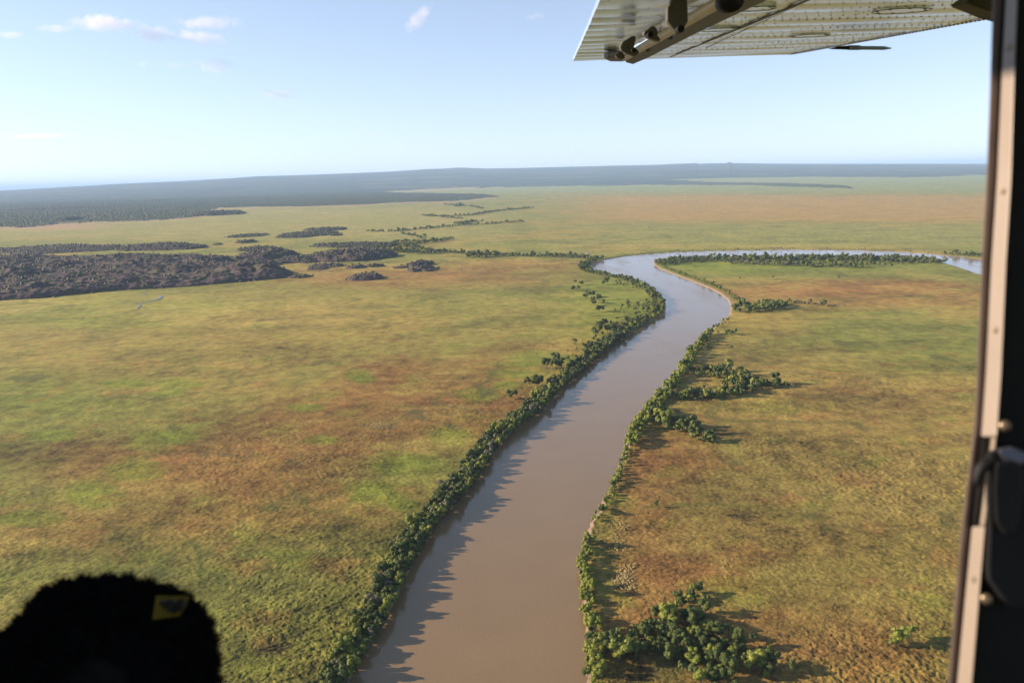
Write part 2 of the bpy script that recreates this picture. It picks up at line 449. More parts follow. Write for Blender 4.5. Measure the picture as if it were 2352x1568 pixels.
    zone(1650, 1370, 50, 26, BRI, .45); zone(1960, 1530, 260, 26, BRI, .4); zone(2110, 1480, 200, 90, OLIVE, .4)
    zone(1430, 700, 110, 70, BRI, .42); zone(1380, 730, 120, 70, BRI, .25); zone(1280, 860, 90, 40, BRI, .4)
    zone(2100, 560, 260, 8, PALEG, .4); zone(1650, 565, 500, 7, YEL, .4)
    farw = ss(1200, 1500, u) * front
    col = mixc(col, (.345, .205, .070), .62 * farw * ss(516, 498, v) * ss(444, 456, v))
    col = mixc(col, PALEG, .55 * farw * ss(566, 552, v) * ss(508, 524, v))
    col = mixc(col, (.185, .215, .075), .55 * ss(446, 438, v) * front)
    col = mixc(col, (.30, .26, .085), .45 * ss(1250, 1000, u) * front * ss(560, 540, v) * ss(470, 485, v))
    zone(2020, 655, 230, 14, RUST, .6); zone(1830, 672, 200, 10, RUST, .5)
    zone(1900, 1270, 560, 330, (.250, .150, .045), .45); zone(2000, 1020, 420, 130, (.255, .165, .048), .35); zone(1480, 1260, 90, 240, (.235, .125, .040), .5)
    zone(1700, 1500, 420, 120, (.235, .125, .040), .5); zone(1750, 860, 220, 60, (.270, .170, .050), .35)
    # medium and fine breakup
    col = mixc(col, DARK, .55 * ss(.14, .55, str_ * .5 + mid * .7 - .1) * ss(480, 620, v))
    col = mixc(col, RUST, .35 * ss(.15, .55, fbm(X, Y, 34, 3, 91)) * ss(600, 900, v))
    col = mixc(col, BRI, .30 * ss(.18, .55, fbm(X, Y, 42, 3, 93)) * ss(560, 700, v))
    col = mixc(col, YEL, .35 * (1 - .6 * ss(1800, 3800, Rr)) * ss(.25, .6, fbm(X * .4, Y * 1.6, 55, 3, 95)))
    nf = 1 - .6 * ss(1800, 3800, Rr)
    fine = fine * nf; mid = mid * nf
    lum = (1.04 - .24 * ss(1300, 500, Rr) - .20 * ss(480, 280, Rr)) + .45 * fine + .45 * vf * ss(1500, 500, Rr) + .4 * ss(900, 400, Rr) * gnoise(X / 1.4, Y / 1.4, 88) + .38 * mid + .3 * nf * str_ + .35 * ss(1200, 400, Rr) * np.clip(tus * .7, -.6, .5)  # near ground and tussock hollows darkened: relief shade put into the colour
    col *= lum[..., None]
    ch = np.abs(fbm(X * .8, Y, 330, 3, 201)); ch2 = np.abs(fbm(X, Y * .8, 150, 3, 203))
    trail = np.exp(-(ch / .014) ** 2) * ss(-.1, .25, gnoise(X / 300, Y / 300, 204)) + .8 * np.exp(-(ch2 / .018) ** 2) * ss(.0, .3, gnoise(X / 240, Y / 240, 205))
    col = mixc(col, (.070, .085, .020), np.clip(.55 * trail * ss(3500, 1500, Rr), 0, .6))
    wet = ss(.42, .62, fbm(X, Y * .9, 60, 4, 207))
    col = mixc(col, (.060, .068, .022), .55 * wet * ss(2500, 900, Rr))
    # narrow game trails and old channels, dark green
    for P, w, s_ in [([(1480,1163),(1560,1160),(1640,1158),(1740,1165),(1820,1175),(1880,1195),(1910,1225)], 4, .55), ([(1640,790),(1760,820),(1900,850),(2100,860),(2240,860)], 2, .4), ([(1700,835),(1850,905),(2000,920)], 2, .3),
                     ([(1375,562),(1420,555),(1480,548),(1540,545)], 1.2, .5), ([(1545,545),(1500,530),(1490,520)], 1, .4), ([(1650,900),(1850,905),(2000,915)], 2.5, .3), ([(0,745),(120,735),(260,725),(330,705)], 1.6, .45), ([(90,760),(280,748),(420,728)], 1.5, .4), ([(1510,890),(1600,920)], 2, .3)]:
        Q = catmull(P, 5); d = np.full(u.shape, 1e9, np.float32)
        msk = front & (v > 500)
        for i in range(len(Q) - 1):
            e = Q[i+1] - Q[i]; L = (e ** 2).sum() + 1e-9
            t = np.clip(((u - Q[i][0]) * e[0] + (v - Q[i][1]) * e[1]) / L, 0, 1)
            d = np.minimum(d, np.hypot((u - Q[i][0] - t * e[0]) * 0.5, v - Q[i][1] - t * e[1]))
        col = mixc(col, DARK, s_ * np.exp(-(d / w) ** 2) * msk)
    # forest floor and canopy
    fcol = np.zeros_like(col); fcol[:] = (.050, .060, .028)
    fcol = mixc(fcol, (.105, .095, .050), ss(.0, .5, fbm(X, Y, 60, 3, 101)) * .7)
    fcol = mixc(fcol, (.022, .032, .018), ss(-.05, .45, fbm(X * .4, Y * 1.4, 700, 4, 103)) * .85)
    fcol = mixc(fcol, (.13, .12, .065), ss(.1, .6, fbm(X * .4, Y * 1.2, 1500, 4, 104)) * .5)
    zone(110, 521, 110, 6, (.36, .22, .13), .8)
    fcol = mixc(fcol, (.105, .10, .055), ss(.1, .5, fbm(X * .3, Y, 190, 3, 105)) * .55 * ss(5000, 8000, Rr))
    fcol = mixc(fcol, (.016, .024, .014), ss(.0, .4, fbm(X * .25, Y, 330, 4, 106)) * .8 * ss(6000, 9000, Rr))
    fcol *= (1 - .35 * ss(9000, 13500, Rr))[..., None]
    fcol = mixc(fcol, (.17, .155, .085), ss(.28, .55, fbm(X * .12, Y, 420, 3, 108)) * .7 * ss(7000, 9000, Rr))
    edge = inpoly(u, v - 3.2, FOREST[0]) & ~(forest > .5) & (u < 1200) & front
    col = mixc(col, (.34, .24, .15), .55 * edge.astype(np.float32))
    col = col * (1 - forest[..., None]) + fcol * forest[..., None]
    # bank mud, sand bar by the inner bend
    mud = ss(3.0, 1.6, sd) 
    mc = np.zeros_like(col); mc[:] = (.20, .145, .105); mc *= (1 + .3 * vf[..., None] + .3 * fine[..., None])
    col = col * (1 - mud[..., None]) + mc * mud[..., None]
    col = mixc(col, (.235, .18, .12), ss(8.5, 3.5, sd + 3.5 * mid + 2 * fine) * ((u > 1490) & (u < 1690) & (v > 598) & (v < 700)).astype(np.float32) * .9)
    col = np.clip(col, .01, .7)
    nr, nc = X.shape
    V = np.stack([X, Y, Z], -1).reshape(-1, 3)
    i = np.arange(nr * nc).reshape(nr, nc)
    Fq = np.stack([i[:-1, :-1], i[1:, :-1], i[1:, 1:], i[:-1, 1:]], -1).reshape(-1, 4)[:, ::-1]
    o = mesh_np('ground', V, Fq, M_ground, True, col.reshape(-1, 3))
    tag(o, kind='structure')
build_ground()

# water sheet lies under the grassland and shows only where the ground dips to the river bed
wb = [(-900, 150), (2600, 150), (2600, 3600), (-900, 3600)]
o = mesh_np('river_water', [(x, y, WATER_Z) for x, y in wb], [(0, 1, 2, 3)], M_water)
tag(o, kind='structure')

# little creek on the left plain
def ribbon(name, pts, widths, z, m):
    P = catmull(np.array([G(a, b) for a, b in pts]), 5); W = np.interp(np.linspace(0, 1, len(P)), np.linspace(0, 1, len(widths)), widths)
    T = np.gradient(P, axis=0); T /= np.linalg.norm(T, axis=1)[:, None] + 1e-9
    N = np.stack([-T[:, 1], T[:, 0]], 1)
    V = []
    for p, n, w in zip(P, N, W):
        V += [(*(p + n * w), z), (*(p - n * w), z)]
    mesh_np(name, V, [(2*i, 2*i+1, 2*i+3, 2*i+2) for i in range(len(P) - 1)], m)
    return bpy.data.objects[name]
M_creek = mat('creek_water', (.05, .055, .045), 0.25)
tag(ribbon('creek_water', [(314,710),(322,702),(318,698),(336,694),(358,689),(370,683),(364,678)], [.8, 1.4, 1.0, 1.6, 2.0, 3.2, .6], .55, M_creek), kind='structure')
tag(ribbon('pond_water', [(326,673),(333,675),(337,676)], [.4, 2, .6], .55, M_creek), kind='structure')
tag(ribbon('pond_water', [(0,567),(60,563),(120,560),(100,556)], [.5, 2, 1.5, .5], .6, M_creek), kind='structure')

# ------------------------------------------------------------------ trees
def crown(seed, nq, Rr, H, q, flat=0.75, base=0.18):
    """many leaf clumps spread over lumpy lobes"""
    g = np.random.default_rng(seed)
    nl = int(g.integers(6, 14))
    lob = []
    for i in range(nl):
        a = g.uniform(0, 2 * np.pi); rr = Rr * g.uniform(0.15, 0.74) if i else 0
        lr = Rr * g.uniform(.24, .50)
        lob.append((rr * math.cos(a), rr * math.sin(a), H * g.uniform(.36, .84) if i else H * .70, lr))
    lob = np.array(lob)
    w = lob[:, 3] ** 2; k = g.choice(nl, nq, p=w / w.sum())
    d = g.normal(size=(nq, 3)); d /= np.linalg.norm(d, axis=1)[:, None]
    d[:, 2] = np.where(d[:, 2] < -.5, -d[:, 2], d[:, 2])
    rad = lob[k, 3] * g.uniform(.72, 1.08, nq)
    c = lob[k, :3] + d * rad[:, None] * np.array([1, 1, flat])
    c[:, 2] = np.clip(c[:, 2], H * base, None)
    n = d + g.normal(scale=.38, size=(nq, 3)); n /= np.linalg.norm(n, axis=1)[:, None]
    t = np.cross(n, g.normal(size=(nq, 3))); t /= np.linalg.norm(t, axis=1)[:, None]
    b = np.cross(n, t)
    s1 = q * g.uniform(.6, 1.35, nq)[:, None]; s2 = q * g.uniform(.5, 1.1, nq)[:, None]
    V = np.stack([c + t * s1, c + b * s2, c - t * s1 * .9, c - b * s2], 1).reshape(-1, 3)
    Fq = np.arange(nq * 4).reshape(-1, 4)
    tint = np.repeat(g.uniform(-.12, .12, nq) + (k * .37 % 1) * .2, 4)
    # an opaque knobbly heart inside each lobe
    for L in lob:
        nu, nv = 8, 5
        th = np.linspace(0, 2 * np.pi, nu, endpoint=False); ph = np.linspace(0.15, np.pi - .15, nv)
        T, P_ = np.meshgrid(th, ph)
        rr = L[3] * .80 * (1 + g.uniform(-.12, .12, T.shape))
        sv = np.stack([L[0] + rr * np.cos(T) * np.sin(P_), L[1] + rr * np.sin(T) * np.sin(P_), np.maximum(L[2] + rr * np.cos(P_) * flat, H * .1)], -1).reshape(-1, 3)
        i = np.arange(nu * nv).reshape(nv, nu)
        ff = np.stack([i[:-1], i[1:], np.roll(i, -1, 1)[1:], np.roll(i, -1, 1)[:-1]], -1).reshape(-1, 4)
        Fq = np.vstack([Fq, ff + len(V)]); V = np.vstack([V, sv]); tint = np.concatenate([tint, np.zeros(len(sv))])
    return V, Fq, tint
def trunk_mesh(seed, H, r):
    g = random.Random(seed); b = MB()
    lean = (g.uniform(-.3, .3), g.uniform(-.3, .3))
    b.tube([(0, 0, -1.2), (lean[0]*.4, lean[1]*.4, H*.25), (lean[0], lean[1], H*.6)], [r*1.3, r, r*.5], 6)
    for k in range(4):
        a = g.uniform(0, 6.28); l = H * .32
        s = (lean[0]*.4, lean[1]*.4, H*.22 + .05*k*H)
        b.tube([s, (s[0]+math.cos(a)*l*.5, s[1]+math.sin(a)*l*.5, s[2]+l*.5), (s[0]+math.cos(a)*l, s[1]+math.sin(a)*l, s[2]+l)], [r*.55, r*.4, r*.15], 5)
    me = bpy.data.meshes.new('trunk'); me.from_pydata(b.v, [], b.f); me.update(); me.materials.append(M_bark)
    return me
NV = 7
HI = [crown(100 + i, 1500, 4.0, 8.0, .25, flat=[.75, .9, .65][i % 3]) for i in range(NV)]
LO = [crown(200 + i, 230, 4.0, 8.0, .62, flat=[.75, .9, .65][i % 3]) for i in range(NV)]
HI_ME = {}
def hi_mesh(i, mi):
    if (i, mi) not in HI_ME:
        V, Fq, t = HI[i]
        HI_ME[(i, mi)] = mesh_np('crown', V, Fq, M_leaf[mi], False, None, t, link=False)
    return HI_ME[(i, mi)]
TRUNK = [trunk_mesh(i, 8.0, .22) for i in range(4)]

TREES = []      # x, y, radius scale, height scale, leaf kind, stand key, force individual
def add_tree(x, y, s, h, mi, key, force=False):
    TREES.append((x, y, s, h, mi, key, force))
def sdf1(P):
    P = np.asarray(P); return river_sd(P[:, 0].astype(float), P[:, 1].astype(float))
def stand(line_px, width, area, s, key, mix=(1, 0, 0), lo=None, hi=None, closed=False):
    """scatter trees along a line of picture positions; width in metres either side"""
    L = catmull(np.array([G(u, v) for u, v in line_px]), 6)
    seg = np.linalg.norm(np.diff(L, axis=0), axis=1); cum = np.concatenate([[0], np.cumsum(seg)])
    tot = cum[-1]; n = max(1, int(tot * 2 * width / area))
    t = RNG.uniform(0, tot, n * 3)
    P = np.stack([np.interp(t, cum, L[:, 0]), np.interp(t, cum, L[:, 1])], 1) + RNG.uniform(-width, width, (n * 3, 2))
    d = sdf1(P)
    ok = (d > (lo if lo is not None else 1.5)) & (d < (hi if hi is not None else 1e9))
    P = P[ok]; kept = []
    mind = math.sqrt(area) * .62
    for p in P:
        if len(kept) >= n: break
        if all((p[0]-k[0])**2 + (p[1]-k[1])**2 > mind * mind for k in kept): kept.append(p)
    for p in kept:
        mi = int(RNG.choice(3, p=mix)); sz = s * (RNG.uniform(.45, 1.15) + (.45 if RNG.uniform() < .14 else 0))
        add_tree(p[0], p[1], sz, sz * RNG.uniform(.75, 1.38), mi, key)
def bank(side, v0, v1, hi, area, s, key, mix, lo=.3):
    pts = [(u, v) for u, v in side if v1 <= v <= v0]
    stand(pts, hi, area, s, key, mix, lo, hi)
def slice_pts(side, a, b): return side[a:b]

# left bank belt (bottom of the picture to the bend)
LBi = {i: p for i, p in enumerate(LB)}
stand(LB[2:7], 17, 8.5, .74, 'lb1', (.62, .26, .12), -1.6, 10.5)
stand(LB[6:10], 17, 8.5, .74, 'lb2', (.68, .24, .08), -2.2, 11.5)
stand(LB[9:14], 20, 10, .78, 'lb3', (.70, .18, .12), -3.2, 12.0)
stand(LB[13:18], 20, 11, .76, 'lb4', (.76, .16, .08), -3.6, 12.0)
stand(LB[17:26], 26, 24, .75, 'lb5', (.70, .30, .0), -3, 15)
stand(LB[2:7], 5, 14, .55, 'lb1', (.7, .2, .1), -2.2, 1.0)
stand(LB[6:10], 5, 14, .55, 'lb2', (.8, .15, .05), -3.0, 0.6)
stand(LB[9:18], 5, 22, .55, 'lb4', (.8, .15, .05), -4.8, 0.0)
stand([(1490,660),(1460,655),(1440,650)], 30, 160, .75, 'lb5', (.7, .3, 0))
stand([(1500,700),(1470,700),(1440,745),(1400,775),(1350,820)], 26, 200, .7, 'lb5', (.7, .3, 0))
stand(LB[25:28], 22, 36, .95, 'lb6', (1, 0, 0), .2, 20)
# right bank hedge
stand(RB[3:9], 8, 7.5, .66, 'rb1', (.1, .85, .05), -.8, 4.2)
stand(RB[9:13], 6, 13, .5, 'rb2', (.1, .9, .0), .5, 6)
stand(RB[12:14], 9, 13, .85, 'rb3', (.2, .8, 0), .2, 8)
stand(RB[13:19], 14, 14, .84, 'rb4', (.2, .8, 0), -.8, 8.5)
stand(RB[18:20], 9, 60, .6, 'rb5', (.5, .5, 0), .2, 9)
stand(RB[21:27], 16, 30, .62, 'rb6', (.3, .7, 0), 8, 17)
# tree groups right of the river
stand([(1380,1500),(1430,1490),(1480,1472),(1530,1462)], 6, 15, .8, 'c1', (.5, .5, 0))
stand([(1530,1470),(1570,1480),(1640,1495),(1700,1505),(1745,1510)], 13, 19, .84, 'c1', (.8, .2, 0))
stand([(1580,1520),(1640,1545),(1670,1580)], 9, 18, .9, 'c1', (.7, .3, 0))
stand([(1520,1420),(1560,1420),(1600,1430),(1610,1450)], 9, 18, .84, 'c1', (.8, .2, 0))
stand([(1555,1395),(1580,1375),(1600,1368)], 5, 13, .7, 'c1', (.9, .1, 0))
stand([(1500,945),(1520,965),(1550,985)], 8, 16, 1.0, 'c2', (.5, .5, 0))
stand([(1560,975),(1590,990),(1605,1005),(1625,1014)], 6, 16, .85, 'c2', (.75, .25, 0))
stand([(1625,1014),(1650,1019),(1668,1022)], 3, 20, .6, 'c2', (.8, .2, 0))
stand([(1560,915),(1600,912),(1650,910),(1690,905)], 9, 15, .85, 'c3', (.75, .25, 0))
stand([(1680,905),(1715,898),(1745,888),(1790,886)], 8, 16, .8, 'c3', (.8, .2, 0))
stand([(1680,890),(1700,880),(1730,880)], 9, 16, .85, 'c3', (.8, .2, 0))
stand([(1620,858),(1655,860),(1685,862)], 18, 17, .95, 'c4', (.8, .2, 0))
stand([(1780,887),(1812,884)], 4, 30, .6, 'c3', (.8, .2, 0))
stand([(1610,905),(1640,885)], 5, 60, .5, 'c3', (.6, .4, 0))
stand([(1655,768),(1690,768),(1700,767)], 5, 34, .75, 'c5', (.8, .2, 0))
stand([(1630,800),(1650,792)], 4, 40, .6, 'c5', (.6, .4, 0))
stand([(1700,714),(1730,712),(1760,708),(1790,702)], 20, 30, 1.1, 'c6', (.8, .2, 0))
stand([(1780,697),(1830,696),(1870,700),(1900,704)], 6, 40, .75, 'c6', (.6, .2, .2))
stand([(1900,704),(1980,706)], 4, 90, .45, 'c6', (.4, .2, .4))
# wooded point between the two river arms
stand([(1515,607),(1560,600),(1650,597),(1800,596),(1950,596),(2080,599),(2140,603)], 34, 44, 1.05, 'pt', (.82, .10, .08), 3)
stand([(1680,604),(1760,607),(1850,609)], 20, 60, 1.05, 'pt', (.6, .1, .3))
stand([(1850,612),(1920,613),(1980,614)], 14, 60, 1.1, 'pt', (.8, .2, 0))
stand([(2040,615),(2050,615)], 6, 60, 1.0, 'pt', (.9, .1, 0))
stand([(1900,607),(2000,608),(2090,606)], 20, 130, 1.0, 'pt', (.8, .2, 0))
stand([(2165,584),(2210,586),(2260,590)], 16, 60, 1.0, 'fb', (.9, .1, 0), 2)
# far creek lines
for P, w, a, s in [([(1395,596),(1340,593),(1290,590),(1230,589),(1180,588),(1120,587)], 14, 55, 1.0), ([(1130,590),(1100,592),(1080,590)], 14, 60, 1.2),
                   ([(1120,585),(1060,582),(1010,579),(970,574)], 12, 60, 1.0), ([(1010,582),(960,581),(900,576),(868,575)], 22, 70, 1.15), ([(940,566),(960,572)], 22, 80, 1.2),
                   ([(900,566),(950,561),(1000,556),(1030,550)], 16, 75, 1.15), ([(902,557),(940,557),(975,554)], 14, 75, 1.0),
                   ([(850,533),(900,533),(930,530),(990,525),(1060,519),(1110,516),(1180,511),(1200,511)], 16, 95, 1.1), ([(925,537),(955,543),(975,549)], 12, 120, 1.0),
                   ([(1055,516),(1075,511),(1100,509)], 30, 110, 1.1), ([(975,496),(1030,498),(1090,494),(1130,487),(1190,481),(1220,478)], 18, 110, 1.15), ([(1020,501),(1060,503)], 14, 120, 1.0),
                   ([(1020,470),(1080,474),(1110,480)], 14, 150, 1.0), ([(1050,475),(1056,472)], 24, 180, 1.6), ([(1080,470),(1180,468),(1250,463)], 12, 420, .9)]:
    stand(P, w, a, s, 'far', (.85, .15, 0))
# low scrub on the outer bank of the far bend
stand(LB[28:37], 6, 28, .42, 'far', (.5, .3, .2), 2, 8)
SINGLES = []
for (u, v, s) in [(1322,650,.55),(1336,655,.7),(1328,666,.6),(1318,668,.75),(1395,652,.95),(1388,655,.7),(1350,684,1.0),(1362,682,.85),(1345,688,.9),(1376,690,.8),(1386,697,.6),(1365,702,.8),(1364,696,.8),(1384,714,.6),(1376,717,.85),(1390,748,.8),(1382,756,.85),(1372,765,.95),(1396,765,.9),(1362,770,.8),(1408,762,.8),(1320,790,.6),(1345,808,.75),(1356,806,.9),(1368,803,.8),
                  (1255,847,.95),(1268,850,1.0),(1276,840,1.05),(1284,848,.9),(1290,845,.8),(1215,890,.8),(1233,888,.95),(1240,886,.7),(1175,915,.75),(1440,742,.9),(1452,748,.8),(1432,755,.7),
                  (1508,1166,.35),(1680,800,.3),(1775,640,.45),(1926,642,.55),(2065,1478,.62),(2092,1462,.45),(2052,1484,.3),(1700,640,.3)]:
    x, y = G(u, v); s *= 1.75
    SINGLES.append((u, v)); add_tree(x, y, s, s * random.uniform(.9, 1.15), 1 if u > 2000 else 0, 'single%d' % (len(SINGLES) - 1), True)

LAB = {
 'lb1': ('bushy mangrove tree in the left bank belt at the lower edge of the photo', 'mangroves of the left bank, nearest stretch'),
 'lb2': ('mangrove tree in the left bank belt beside the wide brown reach', 'mangroves of the left bank beside the brown reach'),
 'lb3': ('mangrove tree in the left bank belt, middle stretch', 'mangroves of the left bank, middle stretch'),
 'lb4': ('mangrove tree in the left bank belt just before the blue bend', 'mangroves of the left bank before the bend'),
 'lb5': ('small green tree on the left bank round the outside of the bend', 'small trees round the left bend'),
 'lb6': ('dark tree at the creek mouth on the far left bank', 'trees at the creek mouth'),
 'rb1': ('bright yellow green bush in the narrow hedge along the near right bank', 'bushes in the hedge of the near right bank'),
 'rb2': ('small bright bush in the gappy line on the right bank', 'bushes in the gappy line of the right bank'),
 'rb3': ('bright green tree on the right bank below the side creek trees', 'trees on the right bank below the side creek'),
 'rb4': ('sunlit green tree in the thick right bank belt below the bend', 'trees in the thick right bank belt'),
 'rb5': ('sparse shrub on the right bank at the narrow sand edge', 'shrubs at the right bank sand edge'),
 'rb6': ('low sunlit shrub in the row behind the pale sand bar', 'shrubs behind the sand bar'),
 'c1': ('round crowned tree in the grove at the lower right beside the river hedge', 'trees of the lower right grove'),
 'c2': ('round green tree in the short side row slanting down from the right bank', 'trees of the slanting side row'),
 'c3': ('green tree in the forked side creek row right of the river', 'trees of the forked side creek row'),
 'c4': ('green tree in the compact clump above the forked side creek row', 'trees of the compact clump'),
 'c5': ('small tree in the short spur just below the bend', 'trees of the short spur'),
 'c6': ('tree in the clump jutting right from the bend', 'trees of the clump at the bend'),
 'pt': ('tree in the wood on the point inside the far bend', 'trees on the wooded point'),
 'fb': ('dark tree beyond the far river arm near the window frame', 'trees beyond the far river arm'),
 'far': ('dark creek side tree on the far plain', 'trees along the far creek')}
SING_LAB = ['tiny bush farthest up the green flat inside the left bend','small round tree right of the tiny farthest bush','small tree just below the two farthest bushes','dark little tree leftmost of the farthest cluster','broad low tree nearest the creek side bank on the green flat','small tree touching the broad low tree',
 'tall dark tree in the middle of the green flat','bushy tree leaning on the tall dark tree','low tree left of the tall dark tree','tree right of the middle pair on the flat','small shrub right end of the middle row','dark upright tree below the middle row','tree behind the dark upright tree','small shrub casting a long shadow beside the upright pair','dark bush lowest in the upper flat cluster',
 'dark tree topping the lower cluster near the belt','tree on the left of the lower cluster top','large dark tree in the lower cluster','tree at the right of the lower cluster','tree leftmost in the lower cluster','tree joining the lower cluster to the bank belt','lone round bush left of the lower cluster','tree left in the trio beside the belt','middle tree of the trio beside the belt','right tree of the trio beside the belt',
 'leftmost dark tree of the row beside the bright green patch','second dark tree of the row beside the bright green patch','tallest tree of the row beside the bright green patch','fourth tree of the row beside the bright green patch','rightmost tree of the row beside the bright green patch','dark column shaped tree standing off the belt','big dark tree beside the column shaped one','smaller tree against the belt behind the big dark one','small dark tree nearest the river of those off the belt',
 'dark tree at the inner edge of the bend belt','second dark tree at the inner edge of the bend belt','low dark tree left of the pair at the bend belt','small dark shrub at the start of the grassy trail','tiny shrub alone on the right plain','small lone tree under the wooded point','lone round tree on the orange grass right of the bend','round yellow green bush alone at the lower right','grey green bush behind the round yellow one','tiny dead shrub beside the round yellow bush','tiny shrub left of the lone round tree']
GROVE = []
def build_trees():
    order = sorted(range(len(TREES)), key=lambda i: (not TREES[i][6], math.hypot(TREES[i][0], TREES[i][1]) / TREES[i][2]))
    ind = order[:295]; rest = order[295:]
    for n, i in enumerate(ind):
        x, y, s, h, mi, key, force = TREES[i]
        e = empty('mangrove_tree', (x, y, -0.1 if force else -.4))
        e.rotation_euler = (0, 0, RNG.uniform(0, 6.28)); e.scale = (s, s, h)
        c = obj('crown', hi_mesh(int(RNG.integers(NV)), mi), e)
        obj('trunk', TRUNK[n % 4], e)
        if force:
            tag(e, SING_LAB[int(key[6:])], 'tree', 'trees standing apart on the grass')
        else:
            tag(e, LAB[key][0], 'tree', LAB[key][1])
    VV = []; FF = []; TT = []; MM = []; b = 0
    for i in rest:
        x, y, s, h, mi, key, force = TREES[i]
        V, Fq, t = LO[int(RNG.integers(NV))]
        a = RNG.uniform(0, 6.28); ca, sa = math.cos(a), math.sin(a)
        W = np.stack([x + s * (V[:, 0]*ca - V[:, 1]*sa), y + s * (V[:, 0]*sa + V[:, 1]*ca), h * V[:, 2] - .3], 1)
        VV.append(W); FF.append(Fq + b); b += len(V); TT.append(t + RNG.uniform(0, 1)); MM.append(np.full(len(Fq), mi, np.int32))
    if VV:
        o = mesh_np('woodland', np.vstack(VV), np.vstack(FF), None, False, None, np.concatenate(TT))
        for m in M_leaf: o.data.materials.append(m)
        o.data.polygons.foreach_set('material_index', np.concatenate(MM))
        tag(o, 'farther mangrove trees along the river banks and creeks', 'woodland', kind='stuff')
    print('TREES individual', len(ind), 'rest', len(rest))
build_trees()

# ------------------------------------------------------------------ far forest
def blobs(name, P, S, Hh, m, label, cat, nseed=5, zs=None):
    base = []
    for k in range(6):
        g = np.random.default_rng(nseed + k)
        nu, nv = 5, 3
        T, Ph = np.meshgrid(np.linspace(0, 2*np.pi, nu, endpoint=False), np.linspace(.1, 2.0, nv))
        rr = 1 + g.uniform(-.3, .3, T.shape)
        V = np.stack([rr*np.cos(T)*np.sin(Ph), rr*np.sin(T)*np.sin(Ph), .55 + .5*rr*np.cos(Ph)], -1).reshape(-1, 3)
        i = np.arange(nu*nv).reshape(nv, nu)
        ff = np.stack([i[:-1], i[1:], np.roll(i, -1, 1)[1:], np.roll(i, -1, 1)[:-1]], -1).reshape(-1, 4)
        base.append((V, ff))
    n = len(P); VV = []; FF = []; TT = []; b = 0
    kk = RNG.integers(0, 6, n)
    for k in range(6):
        I = np.where(kk == k)[0]
        V, ff = base[k]; m_ = len(V)
        z0 = zs[I] if zs is not None else np.zeros(len(I))
        W = V[None] * np.stack([S[I], S[I], Hh[I]], 1)[:, None, :]
        W[..., 0] += P[I, 0][:, None]; W[..., 1] += P[I, 1][:, None]; W[..., 2] += z0[:, None]
        VV.append(W.reshape(-1, 3)); FF.append((ff[None] + (np.arange(len(I)) * m_)[:, None, None] + b).reshape(-1, 4)); b += len(I) * m_
        TT.append(np.repeat(RNG.uniform(0, 1, len(I)), m_))
    o = mesh_np(name, np.vstack(VV), np.vstack(FF), m, False, None, np.concatenate(TT))
    return tag(o, label, cat, kind='stuff')
def far_forest():
    n = 260000
    az = RNG.uniform(R_(-40), R_(40), n); r = 2600 + (13500 - 2600) * RNG.uniform(0, 1, n) ** .8
    x = np.sin(az) * r; y = np.cos(az) * r
    u, v = proj(x, y, 0.0)
    vw = v + 1.6 * gnoise(x / 320, y / 320, 33)
    ok = inpoly(u, vw, FOREST[0]) | inpoly(u, vw, FOREST[1])
    ok &= (gnoise(x / 150, y / 150, 61) + .25 * gnoise(x / 60, y / 60, 62) > -.28)
    x, y, r = x[ok][:110000], y[ok][:110000], r[ok][:110000]
    s = RNG.uniform(3.0, 6.5, len(x)) * (1 + r / 16000)
    blobs('forest', np.stack([x, y], 1), s, RNG.uniform(5, 8.5, len(x)), M_far2, 'open eucalypt forest fading into blue haze beyond the plain', 'forest', zs=np.full(len(x), 1.0))
    # thin fringe of shrubs on the plain
far_forest()

